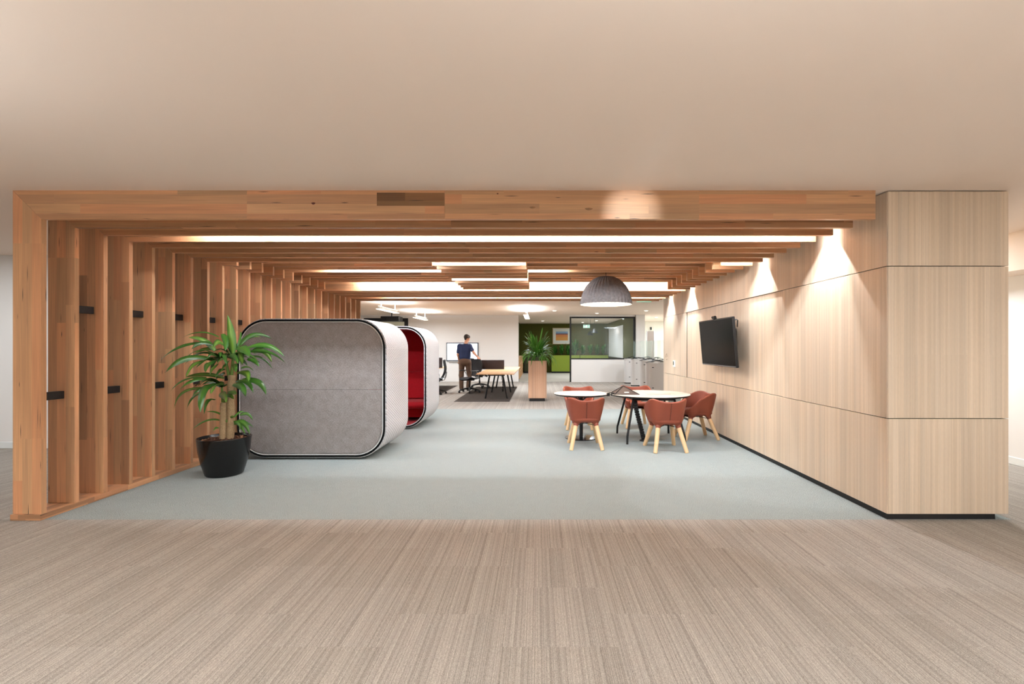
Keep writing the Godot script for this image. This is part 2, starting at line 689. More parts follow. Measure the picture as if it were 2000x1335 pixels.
func linear_light(x: float, d0: float, d1: float, up: float, down: float, label: String) -> void:
	var drop := 0.27
	var ln := absf(d1 - d0)
	var t := thing("suspended_linear_light", Vector3(x, TOP - drop, -(d0 + d1) / 2.0), label, "ceiling light", "suspended linear lights")
	var s := Sh.new()
	s.box(Vector3(0, 0.035, 0), Vector3(0.05, 0.06, ln), 0.004)
	part("spine", s, M.white_plastic, t)
	s = Sh.new()
	s.box(Vector3(0, 0, 0), Vector3(0.17, 0.012, ln), 0.003)
	part("wing", s, M.white_plastic, t)
	part("diffuser", bx(Vector3(0, -0.009, 0), Vector3(0.15, 0.006, ln - 0.02)), M.office_glow, t)
	part("upper_diffuser", bx(Vector3(0, 0.068, 0), Vector3(0.045, 0.006, ln - 0.02)), M.office_glow, t)
	for e in [-1, 1]:
		s = Sh.new()
		s.tube([Vector3(0, 0.06, e * (ln / 2 - 0.18)), Vector3(0, drop, e * (ln / 2 - 0.18))], 0.008, 8)
		part("stem", s, M.white_plastic, t)
		part("ceiling_rose", bx(Vector3(0, drop - 0.008, e * (ln / 2 - 0.18)), Vector3(0.07, 0.014, 0.07), 0.003), M.white_plastic, t)
	area(t, "down_light", Vector3(0, -0.016, 0), Vector3.DOWN, Vector3.BACK, ln - 0.02, 0.15, down, PLAIN)
	area(t, "up_light", Vector3(0, 0.075, 0), Vector3.UP, Vector3.BACK, ln - 0.02, 0.045, up, PLAIN)

func ceiling_lights() -> void:
	# rows of suspended lights, in view beyond the portal
	linear_light(-4.15, 12.6, 14.2, 9.0, 8.5, "white suspended linear light above the desk by the seating pods")
	linear_light(-4.15, 16.3, 17.9, 9.0, 8.5, "white suspended linear light near the black doorway of the office")
	linear_light(-0.38, 14.9, 17.2, 10.0, 9.0, "white suspended linear light above the aisle beside the desk")
	# unseen lamps out of view, placed to light front ceiling, carpet, walls and lobby
	uplight(-3.4, -0.55, 16.5, "unseen white uplight bowl lighting the front ceiling, over the lined carpet in line with the slat wall")
	uplight(0.5, 0.1, 9.5, "unseen white uplight bowl lighting the front ceiling, over the lined carpet in line with the long desk")
	uplight(3.8, 0.2, 5.5, "unseen white uplight bowl lighting the front ceiling, over the lined carpet in line with the veneer wall")
	unseen_panel(-3.4, 1.2, 14.5, "unseen square ceiling panel lighting the lined carpet and front post, in line with the seating pods")
	unseen_panel(-0.2, 1.2, 8.5, "unseen square ceiling panel lighting the lined carpet, in line with the timber planter")
	unseen_panel(3.2, 1.0, 23.5, "unseen square ceiling panel lighting the end pillar, in line with the veneer wall")
	unseen_panel(-7.15, -4.8, 4.5, "unseen square ceiling panel lighting the white passage wall, beside the outer face of the slat wall")
	unseen_panel(4.7, -6.5, 9.0, "unseen square ceiling panel lighting the white right wall, behind the end of the veneer wall")
	unseen_panel(-7.0, -10.6, 8.0, "unseen square ceiling panel lighting the passage behind the slat wall")
	unseen_panel(6.6, -15.5, 18.0, "unseen square ceiling panel lighting the lobby, above the turnstiles")
	unseen_panel(6.4, -21.5, 16.0, "unseen square ceiling panel lighting the cream lobby wall, before the lift door")
	# unseen spot, out of view, placed to light a pool on the front beam
	var t := thing("unseen_spotlight", Vector3(0.78, TOP, -0.9), "unseen small ceiling spotlight lighting a pool on the front beam", "spotlight")
	var s := Sh.new()
	s.tube([Vector3(0, 0, 0), Vector3(0, -0.05, 0)], 0.012, 8)
	part("stem", s, M.white_plastic, t)
	var dir := (Vector3(0.76, 2.47, -3.9) - Vector3(0.78, TOP - 0.09, -0.9)).normalized()
	s = Sh.new()
	s.tube([Vector3(0, -0.09, 0) - dir * 0.06, Vector3(0, -0.09, 0) + dir * 0.05], 0.03, 16)
	part("head", s, M.white_plastic, t)
	s = Sh.new()
	s.tube([Vector3(0, -0.09, 0) + dir * 0.05, Vector3(0, -0.09, 0) + dir * 0.053], 0.025, 16)
	part("lamp_glow", s, M.downlight_glow, t)
	var l := SpotLight3D.new()
	l.name = "spot_beam"
	l.light_color = WARM
	l.light_energy = 11.0
	l.spot_angle = 5.5
	l.spot_angle_attenuation = 1.0
	l.spot_range = 20.0
	l.spot_attenuation = 2.0
	l.light_size = 0.02
	l.shadow_enabled = true
	t.add_child(l)
	l.position = Vector3(0, -0.09, 0) + dir * 0.056
	l.look_at_from_position(t.position + l.position, t.position + l.position + dir)

func uplight(x: float, z: float, e: float, label: String) -> void:  # unseen bowl, hung out of view to brighten the front ceiling
	var t := thing("unseen_uplight_bowl", Vector3(x, TOP - 0.62, z), label, "ceiling light", "unseen uplight bowls")
	var s := Sh.new()
	s.lathe([Vector2(0.0, 0.0), Vector2(0.2, 0.012), Vector2(0.34, 0.05), Vector2(0.42, 0.12), Vector2(0.425, 0.125), Vector2(0.415, 0.122), Vector2(0.335, 0.06), Vector2(0.2, 0.03), Vector2(0.0, 0.025)], 40)
	part("bowl", s, M.white_plastic, t)
	s = Sh.new()
	s.lathe([Vector2(0.0, 0.05), Vector2(0.3, 0.05), Vector2(0.3, 0.062), Vector2(0.0, 0.062)], 32)
	part("lamp_disc", s, M.office_glow, t)
	for k in 3:
		var a := TAU * k / 3
		s = Sh.new()
		s.tube([Vector3(cos(a) * 0.4, 0.11, sin(a) * 0.4), Vector3(cos(a) * 0.05, 0.6, sin(a) * 0.05)], 0.003, 6)
		part("suspension_wire", s, M.alu, t)
	s = Sh.new()
	s.lathe([Vector2(0.0, 0.59), Vector2(0.07, 0.59), Vector2(0.07, 0.62), Vector2(0.0, 0.62)], 20)
	part("ceiling_rose", s, M.white_plastic, t)
	area(t, "up_light", Vector3(0, 0.068, 0), Vector3.UP, Vector3.RIGHT, 0.5, 0.5, e, PLAIN)

func unseen_panel(x: float, z: float, e: float, label: String) -> void:  # unseen ceiling panel, set out of view to light the floor and walls nearby
	var t := thing("unseen_panel_light", Vector3(x, TOP - 0.0005, z), label, "ceiling light", "unseen panel lights")
	var s := Sh.new()
	for q in [[0, 0.44, 0.9, 0.03], [0, -0.44, 0.9, 0.03], [0.44, 0, 0.03, 0.85], [-0.44, 0, 0.03, 0.85]]:
		s.box(Vector3(q[0], -0.006, q[1]), Vector3(q[2], 0.012, q[3]), 0.002)
	part("trim", s, M.white_plastic, t)
	part("diffuser", bx(Vector3(0, -0.004, 0), Vector3(0.85, 0.006, 0.85)), M.office_glow, t)
	area(t, "panel_glow", Vector3(0, -0.014, 0), Vector3.DOWN, Vector3.RIGHT, 0.85, 0.85, e, PLAIN)

# ------------------------------------------------------------------ setting
func wall_box(called: String, x0: float, x1: float, d0: float, d1: float, m: Material, y0 := 0.0, y1 := TOP) -> MeshInstance3D:
	var o := struct(called, bx(Vector3.ZERO, Vector3(absf(x1 - x0), y1 - y0, absf(d1 - d0))), m)
	o.position = Vector3((x0 + x1) / 2, (y0 + y1) / 2, -(d0 + d1) / 2)
	return o

func shell() -> void:
	struct("ceiling", bx(Vector3(-0.25, TOP + 0.1, -10.75), Vector3(19.9, 0.2, 36.5)), M.ceiling)
	wall_box("wall_left", -10.2, -10.0, -7.3, 28.8, M.white_paint)
	wall_box("wall_rear", -10.0, 9.5, -7.5, -7.3, M.white_paint)
	var a := wall_box("wall_passage", -10.0, -5.5, 6.67, 6.85, M.white_paint)
	part("baseboard", bx(Vector3(0, -TOP / 2 + 0.045, 0.096), Vector3(4.5, 0.09, 0.014), 0.004), M.white_plastic, a)
	wall_box("wall_back", -10.0, -0.79, 19.4, 19.6, M.white_paint)
	wall_box("wall_corridor", -1.15, -1.0, 19.6, 26.5, M.green_wall)
	wall_box("wall_green", -10.0, 4.0, 26.5, 26.7, M.green_wall)
	var b := wall_box("wall_right", 5.65, 5.85, -7.3, 9.2, M.white_paint)
	part("baseboard", bx(Vector3(-0.106, -TOP / 2 + 0.045, 0), Vector3(0.014, 0.09, 16.4), 0.004), M.white_plastic, b)
	struct("trim_bulkhead", bx(Vector3(5.45, 2.45, 0.4), Vector3(0.4, 0.424, 15.4)), M.ceiling)
	wall_box("wall_lobby_side", 5.65, 9.5, 9.2, 9.4, M.white_paint)
	wall_box("wall_lobby_right", 9.5, 9.7, -7.5, 28.8, M.cream)
	wall_box("wall_lobby", 4.22, 9.5, 24.0, 24.2, M.cream)
	wall_box("wall_column", 3.87, 4.22, 19.1, 24.2, M.white_paint)
	wall_box("wall_far", -10.0, 9.5, 28.6, 28.8, M.cream)

func carpets() -> void:
	var fl := struct("floor", bx(Vector3.ZERO, Vector3(19.9, 0.2, 36.5)), M.light_floor)
	fl.position = Vector3(-0.25, -0.11, -10.75)
	# carpet tiles in front, laid half dropped; each is its own piece
	var t := 0.554
	var variants := []
	for k in 7:
		var s := Sh.new()
		s.box(Vector3.ZERO, Vector3(t - 0.0003, 0.009, t - 0.0003), 0.0006, 2, Vector2(rng.randf(), rng.randf()) * 1.1)
		variants.append(s.mesh())
	var half := []
	for k in 3:
		var s := Sh.new()
		s.box(Vector3.ZERO, Vector3(t - 0.0003, 0.009, t / 2 - 0.0003), 0.0006, 2, Vector2(rng.randf(), rng.randf()) * 1.1)
		half.append(s.mesh())
	var base := Vector3(0.25, 0.11 - 0.0045, 10.75)
	for i in range(-11, 9):
		var drop: bool = posmod(i, 2) == 1
		var d := 3.918
		if drop:
			var o := part("carpet_tile", half[rng.randi() % 3], M.lined if rng.randf() < 0.6 else M.lined2, fl, base)
			o.position += Vector3(i * t + 0.1, 0, -(d - t / 4))
			d -= t / 2
		for r in 6:
			var o := part("carpet_tile", variants[rng.randi() % 7], M.lined if rng.randf() < 0.6 else M.lined2, fl, base)
			o.position += Vector3(i * t + 0.1, 0, -(d - t / 2))
			d -= t
	var low := 0.009
	# the same carpet where its tiles no longer show
	var edge_l := -11 * t + 0.1 - t / 2
	var edge_r := 8 * t + 0.1 + t / 2
	for q in [[-10.0, edge_l, -7.3, 3.918], [edge_r, 9.5, -7.3, 3.918], [edge_l, edge_r, -7.3, 0.32], [-10.0, -4.26, 3.918, 19.4], [3.84, 5.65, 3.918, 10.87], [-4.26, 5.65, 10.87, 19.4]]:
		part("lined_carpet", bx(Vector3((q[0] + q[1]) / 2, -0.0045, -(q[2] + q[3]) / 2) + Vector3(0.25, 0.11, 10.75), Vector3(q[1] - q[0], low, q[3] - q[2]), 0.0, 2), M.lined, fl)
	part("sage_carpet", bx(Vector3((-4.26 + 3.84) / 2, -0.0045, -(3.919 + 10.87) / 2) + Vector3(0.25, 0.11, 10.75), Vector3(8.1, low, 6.95), 0.0, 2), M.sage, fl)
	for q in [[-2.15, -0.73, 12.3, 16.9], [-5.6, -2.88, 12.3, 17.4]]:
		part("dark_carpet_inlay", bx(Vector3((q[0] + q[1]) / 2, 0.001, -(q[2] + q[3]) / 2) + Vector3(0.25, 0.11, 10.75), Vector3(q[1] - q[0], 0.004, q[3] - q[2]), 0.001, 2), M.dark_carpet, fl)

# ------------------------------------------------------------------ timber portal
func post_mesh(off: Vector2) -> ArrayMesh:
	var s := Sh.new()
	var x0 := LO + 4.1275
	var x1 := LX + 4.1275
	var o := PackedVector2Array([Vector2(x0, 0), Vector2(x1, 0), Vector2(x1, 2.43 - 0.05 - 0.001), Vector2(x0, TOP - 0.05 - 0.001)])
	s.prism(o, 0.0, -THICK)
	for k in s.U.size():
		s.U[k] += off
	return s.mesh()

func beam_mesh(notched: bool, right: bool, off: Vector2) -> ArrayMesh:
	var s := Sh.new()
	var lo := 2.43
	var hi := 2.56
	var o := PackedVector2Array()
	if not right:
		o.append_array([Vector2(LO + 0.001, TOP), Vector2(LX, lo + 0.0005)])
		if notched:
			o.append_array([Vector2(-3.83, lo), Vector2(-3.83, hi), Vector2(-1.346, hi), Vector2(-1.346, lo)])
		o.append_array([Vector2(-0.7555, lo), Vector2(-0.7555, TOP)])
	else:
		o.append_array([Vector2(-0.7545, TOP), Vector2(-0.7545, lo)])
		if notched:
			o.append_array([Vector2(-0.156, lo), Vector2(-0.156, hi), Vector2(2.325, hi), Vector2(2.325, lo)])
		o.append_array([Vector2(BEND, lo), Vector2(BEND, TOP)])
	for k in o.size():
		o[k] += Vector2(4.1275, -0.05)
	s.prism(o, 0.0, -THICK, false)
	for k in s.U.size():
		s.U[k] += off
	return s.mesh()

func frames() -> void:
	var posts := []
	var beams := {}
	for k in 8:
		posts.append(post_mesh(Vector2(0.116 + 0.232 * (k % 4), rng.randf() * 2.7)))
	for nt in [false, true]:
		for rt in [false, true]:
			var a := []
			for k in 5:
				a.append(beam_mesh(nt, rt, Vector2(0.05 + 0.232 * (k % 4), rng.randf() * 2.7)))
			beams[[nt, rt]] = a
	var spacer := Sh.new()
	spacer.box(Vector3.ZERO, Vector3(0.05, 0.066, STEP - THICK), 0.002)
	var spacer_m := spacer.mesh()
	for k in 26:
		var notched: bool = k >= 8 and k <= 17
		var ord := ["first", "second", "third", "fourth", "fifth", "sixth", "seventh", "eighth", "ninth", "tenth", "eleventh", "twelfth", "thirteenth", "fourteenth", "fifteenth", "sixteenth", "seventeenth", "eighteenth", "nineteenth", "twentieth", "twenty-first", "twenty-second", "twenty-third", "twenty-fourth", "twenty-fifth", "last"]
		var label := ""
		var nth: String = ord[k] + " timber portal frame counted from the lined carpet, "
		if k == 0:
			label = "foremost timber portal frame with wide mitred corner and knotty front beam under the ceiling"
		elif k in [3, 18, 23]:
			label = nth + "beam washed white"
		elif k in [8, 13]:
			label = nth + "notched and washed white"
		elif notched:
			label = nth + "with notched beam"
		elif k < 8:
			label = nth + "with plain beam"
		elif k == 25:
			label = "last timber portal frame, standing next to the white office beyond"
		else:
			label = nth + "with plain beam"
		var t := thing("timber_portal_frame", Vector3(-4.1275, 0.05, -(D0 + STEP * k)), label, "timber frame", "timber portal frames")
		part("post", posts[(k * 3) % 8], M.wood, t)
		part("beam_board", beams[[notched, false]][(k * 2) % 5], M.wood, t)
		part("beam_board", beams[[notched, true]][(k * 2 + 1) % 5], M.wood, t)
		if k == 0:
			# darker stave and knots of the front beam
			var dark: StandardMaterial3D = M.wood.duplicate()
			dark.albedo_color = Color(0.74, 0.72, 0.66)
			part("dark_stave", bx(Vector3(-1.03 + 4.1275, 2.59 - 0.05, 0.0), Vector3(0.546, 0.107, 0.001), 0.0, 0, Vector2(0.4, 0.9)), dark, t)
			for q in [[612, 397, 0.016, 0.009], [1040, 405, 0.024, 0.008], [1150, 408, 0.03, 0.01], [972, 378, 0.007, 0.005]]:
				var oval := PackedVector2Array()
				for i in 14:
					var g := TAU * i / 14
					oval.append(Vector2(cos(g) * q[2] * (1.0 + 0.2 * sin(3 * g)), sin(g) * q[3]))
				var kn := Sh.new()
				kn.prism(oval, -0.001, 0.0006)
				var kp := P(q[0], q[1], D0) - t.position
				part("knot", kn, dark if q[2] > 0.02 else M.leather_seam, t, Vector3(kp.x, kp.y, 0))
		if k < 25:
			var up: bool = k % 2 == 1
			var sp := part("steel_spacer", spacer_m, M.plinth, t, Vector3(0.0025, (1.735 if up else 0.985) - 0.05, -(STEP + THICK) / 2))
			sp.set_meta("label", "short black steel spacer bar between two posts")
	# sole plate under the posts
	var rail := thing("sole_plate", Vector3((LO + LX) / 2, 0, -7.4), "timber sole plate on the floor carrying the row of slat posts", "sole plate")
	var ends := [3.888, 4.72, 5.57, 7.2, 8.9, 10.95]
	for k in 5:
		var a: float = ends[k]
		var b: float = ends[k + 1]
		part("rail_length", bx(Vector3(0, 0.025, -(a + b) / 2 + 7.4), Vector3(0.246, 0.049, b - a - 0.002), 0.002, 2, Vector2(rng.randf(), rng.randf() * 2)), M.wood, rail)
	# strip lights between the beams, aimed at the face of the beam behind
	var say := {2: "third and fourth", 7: "eighth and ninth", 12: "thirteenth and fourteenth", 17: "eighteenth and nineteenth", 22: "twenty-third and twenty-fourth"}
	for k in say:
		var x0 := -3.3
		var x1 := 0.42 if k == 12 else 2.7
		var d: float = D0 + STEP * k + THICK + 0.035
		var t := thing("strip_light", Vector3((x0 + x1) / 2, TOP, -d), "slim strip light on the ceiling between the %s portal beams" % say[k], "strip light", "strip lights between the beams")
		var tilt := Vector3(0, -0.68, -0.733).normalized()
		part("housing", bx(Vector3(0, -0.022, 0.002), Vector3(x1 - x0, 0.044, 0.056), 0.003), M.alu, t)
		var s := Sh.new()
		s.X = Transform3D(Basis(Vector3.RIGHT, tilt.cross(Vector3.RIGHT), -tilt).orthonormalized(), Vector3(0, -0.05, -0.012))
		s.box(Vector3.ZERO, Vector3(x1 - x0 - 0.01, 0.04, 0.01), 0.001)
		part("diffuser", s, M.tube_glow, t)
		area(t, "strip_glow", Vector3(0, -0.05, -0.012) + tilt * 0.008, tilt, Vector3.RIGHT, x1 - x0 - 0.01, 0.04, 11.7 * (x1 - x0) / 6.0, WARM)
		if k != 12:
			# small downlight beside the wall in the same slot
			var dd: float = D0 + STEP * k + THICK + 0.125
			var w := thing("wall_washer_spot", Vector3(RX - 0.11, TOP, -dd), "small white spotlight beside the veneer wall between the %s portal beams" % say[k], "spotlight", "spotlights grazing the veneer wall")
			s = Sh.new()
			s.lathe([Vector2(0.0, 0.0), Vector2(0.034, 0.0), Vector2(0.034, -0.095), Vector2(0.028, -0.1), Vector2(0.028, -0.085), Vector2(0.0, -0.085)], 20, true)
			part("can", s, M.white_plastic, w)
			s = Sh.new()
			s.lathe([Vector2(0.0, -0.087), Vector2(0.027, -0.087), Vector2(0.027, -0.092), Vector2(0.0, -0.092)], 16, true)
			part("lamp_glow", s, M.downlight_glow, w)
			var l := SpotLight3D.new()
			l.name = "spot_beam"
			l.light_color = WARM
			l.light_energy = 2.2
			l.spot_angle = 37.5
			l.spot_angle_attenuation = 0.12
			l.spot_range = 20.0
			l.spot_attenuation = 2.0
			l.light_size = 0.012
			l.shadow_enabled = true
			w.add_child(l)
			l.position = Vector3(0, -0.105, 0)
			l.rotation.x = -PI / 2

# ------------------------------------------------------------------ veneer wall and its end pillar
func veneer_wall() -> void:
	var core := struct("wall_veneer", bx(Vector3((RX + 0.034 + 3.77) / 2, (0.05 + TOP) / 2, -(3.935 + 10.85) / 2), Vector3(3.77 - RX - 0.034, TOP - 0.05, 10.85 - 3.935)), M.plinth, "oak veneer clad wall with black joints")
	var rows := [[2.054, 2.654], [0.823, 2.048], [0.05, 0.817]]
	var k := 0
	for r in rows.size():
		var y0: float = rows[r][0]
		var y1: float = rows[r][1]
		var cuts := [[3.91, 10.87, 0.0]]
		if r == 1:
			cuts = [[3.91, 5.576, 0.0], [5.588, 9.19, 0.016], [9.225, 10.87, 0.0]]
		for c in cuts:
			part("veneer_panel", bx(Vector3(RX + 0.009 + c[2], (y0 + y1) / 2, -(c[0] + c[1]) / 2), Vector3(0.018, y1 - y0, c[1] - c[0]), 0.001, 1, Vector2(k * 0.37, k * 0.5)), M.veneer, core)
			k += 1
		part("veneer_panel", bx(Vector3((RX + 0.006 + 3.8) / 2, (y0 + y1) / 2, -3.913), Vector3(3.8 - RX - 0.006, y1 - y0, 0.018), 0.001, 1, Vector2(k * 0.37, k * 0.5)), M.veneer, core)
		k += 1
		part("veneer_panel", bx(Vector3(3.791, (y0 + y1) / 2, -(3.93 + 10.87) / 2), Vector3(0.018, y1 - y0, 6.94), 0.001, 1, Vector2(k * 0.37, 0.2)), M.veneer, core)
		part("veneer_panel", bx(Vector3((RX + 0.02 + 3.78) / 2, (y0 + y1) / 2, -10.861), Vector3(3.78 - RX - 0.02, y1 - y0, 0.018), 0.001, 1, Vector2(k * 0.37, 0.3)), M.veneer, core)
	part("plinth", bx(Vector3((RX + 0.012 + 3.71) / 2, 0.0255, -(3.925 + 10.85) / 2), Vector3(3.71 - RX - 0.012, 0.051, 10.85 - 3.925)), M.plinth, core)
	# heating control
	var t := thing("thermostat", Vector3(RX - 0.001, EYE - (710 - VY) * 9.97 / F, -9.97), "small white thermostat with grey display on the veneer wall", "thermostat", "", -PI / 2)
	part("case", bx(Vector3(0, 0, 0.013), Vector3(0.1, 0.135, 0.026), 0.005), M.white_plastic, t)
	part("display", bx(Vector3(-0.008, 0.012, 0.0265), Vector3(0.06, 0.075, 0.002)), mat(rgb(86, 96, 84), 0.2), t)
	part("button_row", bx(Vector3(0, -0.045, 0.0265), Vector3(0.05, 0.012, 0.003), 0.001), mat(rgb(200, 200, 196), 0.5), t)
	# etched sign plate near the far edge
	var e := thing("etched_sign", Vector3(RX - 0.0005, EYE - (696 - VY) * 10.6 / F, -10.6), "faint etched round symbol on the veneer wall near its far end", "sign", "", -PI / 2)
	var s := Sh.new()
	for a in 3:
		var path := []
		for i in 7:
			var g := TAU * (a / 3.0) + i * 0.22
			path.append(Vector3(cos(g) * 0.05, sin(g) * 0.07, 0.001))
		s.tube(path, 0.0045, 6)
	part("symbol", s, mat(rgb(150, 122, 96), 0.7), e)

# ------------------------------------------------------------------ seating pods
func make_pod(at: Vector3, turn: float, label: String) -> Node3D:
	var t := thing("seating_pod", at, label, "seating pod", "", turn)
	var w := 1.858
	var h := 1.73
	var dp := 1.02
	var cy := 0.02 + h / 2
	var out := rrect(w, h, 0.37, 0, cy, 14)
	var rim := rrect(w - 0.024, h - 0.024, 0.358, 0, cy, 14)
	var inn := rrect(w - 0.1, h - 0.1, 0.32, 0, cy, 14)
	var s := Sh.new()
	s.band(out, -0.012, -dp + 0.012, true)
	s.ring(out, -0.012, rim, 0.0, 1.0)
	s.ring(out, -dp + 0.012, rim, -dp, -1.0)
	s.ring(rim, -dp, inn, -dp, -1.0)
	part("shell", s, M.quilt, t).set_meta("label", "white quilted outer shell")
	for z in [0.004, -dp - 0.002]:
		var path := []
		for p in rrect(w - 0.046, h - 0.046, 0.347, 0, cy, 14):
			path.append(Vector3(p.x, p.y, z))
		s = Sh.new()
		s.tube(path, 0.0115, 8, false, true)
		part("piping", s, M.pipe, t).set_meta("label", "black piping around the edge")
	var bead := []
	for p in rrect(w - 0.082, h - 0.082, 0.329, 0, cy, 14):
		bead.append(Vector3(p.x, p.y, 0.004))
	s = Sh.new()
	s.tube(bead, 0.0055, 6, false, true)
	part("welt", s, M.white_plastic, t).set_meta("label", "thin white welt")
	# closed end: grey cloth panel in two pieces with a seam
	var face := rrect(w - 0.09, h - 0.09, 0.325, 0, cy, 14)
	var face2 := rrect(w - 0.125, h - 0.125, 0.308, 0, cy, 14)
	var cut := 0.87
	for up in [true, false]:
		var clip := PackedVector2Array([Vector2(-2, cut + 0.0015), Vector2(2, cut + 0.0015), Vector2(2, 3), Vector2(-2, 3)]) if up else PackedVector2Array([Vector2(-2, -1), Vector2(2, -1), Vector2(2, cut - 0.0015), Vector2(-2, cut - 0.0015)])
		var a := Geometry2D.intersect_polygons(face, clip)[0]
		var b := Geometry2D.intersect_polygons(face2, clip)[0]
		s = Sh.new()
		s.fill(b, 0.012, 1.0)
		s.fill(a, 0.003, 1.0)
		s.sides(b, 0.003, 0.012)
		part("back_panel", s, M.grey_cloth, t).set_meta("label", "grey woven cloth panel")
	part("backing", bx(Vector3(0, cy, -0.03), Vector3(w - 0.5, h - 0.12, 0.05)), M.pipe, t)
	s = Sh.new()
	s.band(inn, -dp, -0.06, false)
	s.fill(inn, -0.06, -1.0)
	part("lining", s, M.red, t).set_meta("label", "dark red cloth lining")
	# bench: rounded nose towards the open side
	var prof := PackedVector2Array()
	var z0 := -0.06
	var z1 := -0.7
	for q in [[z0, 0.30], [z1 + 0.05, 0.30]]:
		prof.append(Vector2(q[0], q[1]))
	for i in 9:
		var a := -PI / 2 - PI * i / 8.0
		prof.append(Vector2(z1 + 0.06 + cos(a) * 0.06, 0.36 + sin(a) * 0.06))
	prof.append(Vector2(z0, 0.42))
	s = Sh.new()
	s.X = Transform3D(Basis(Vector3(0, 0, 1), Vector3(0, 1, 0), Vector3(-1, 0, 0)), Vector3.ZERO)
	var hw := (w - 0.1) / 2 - 0.004
	s.fill(prof, -hw, -1)
	s.fill(prof, hw, 1)
	s.band(prof, -hw, hw)
	part("seat", s, M.red, t).set_meta("label", "red upholstered bench seat")
	part("seat_base", bx(Vector3(0, 0.215, -0.3), Vector3(w - 0.35, 0.17, 0.42), 0.01), M.red, t)
	s = Sh.new()
	s.box(Vector3(0, 0.675, -0.125), Vector3(w - 0.11, 0.51, 0.13), 0.03)
	part("back_cushion", s, M.red, t).set_meta("label", "red upholstered back cushion")
	for sx in [-1, 1]:
		for sz in [-0.2, -0.82]:
			part("foot", bx(Vector3(sx * 0.5, 0.01, sz), Vector3(0.08, 0.02, 0.08)), M.pipe, t)
	return t

func pods() -> void:
	make_pod(Vector3(-2.815, 0, -6.0), 0.0, "seating pod with its grey cloth back turned to the open floor, behind the potted plant")
	make_pod(Vector3(-2.815, 0, -9.21), PI, "seating pod showing its red upholstered bench inside the white shell")

# ------------------------------------------------------------------ potted dracaena
func leaf_mesh(a: Vector3, mid: Vector3, b: Vector3, w: float, side: Vector3, stripe: float, tone: float) -> Sh:
	var s := Sh.new()
	var n := 11
	var rows := []
	var cols := []
	var edge := Color(0.035, 0.13, 0.022) * tone
	var inner := Color(0.05, 0.18, 0.022).lerp(Color(0.2, 0.36, 0.045), stripe) * tone
	for i in n:
		var t := float(i) / (n - 1)
		var p := a * (1 - t) * (1 - t) + mid * 2 * t * (1 - t) + b * t * t
		var g := ((mid - a) * (1 - t) + (b - mid) * t).normalized()
		var sd := (side - g * side.dot(g)).normalized()
		var nr := g.cross(sd).normalized()
		var ww := w * 0.5 * 1.75 * pow(t + 0.03, 0.42) * pow(maxf(1.0 - t, 0.0), 0.72)
		if i == n - 1:
			ww = 0.0006
		var wave := 0.06 * w * sin(t * 9.0 + tone * 20.0)
		var r := PackedVector3Array()
		for q in [-1.0, -0.45, 0.0, 0.45, 1.0]:
			r.append(p + sd * ww * q + nr * (absf(q) * ww * 0.3 + wave * q * absf(q)))
		rows.append(r)
	s.grid(rows)
	for k in s.C.size():
		var q := k % 5
		s.C[k] = edge if q == 0 or q == 4 else (inner if q == 2 else edge.lerp(inner, 0.55))
		s.C[k].a = 1.0
	return s

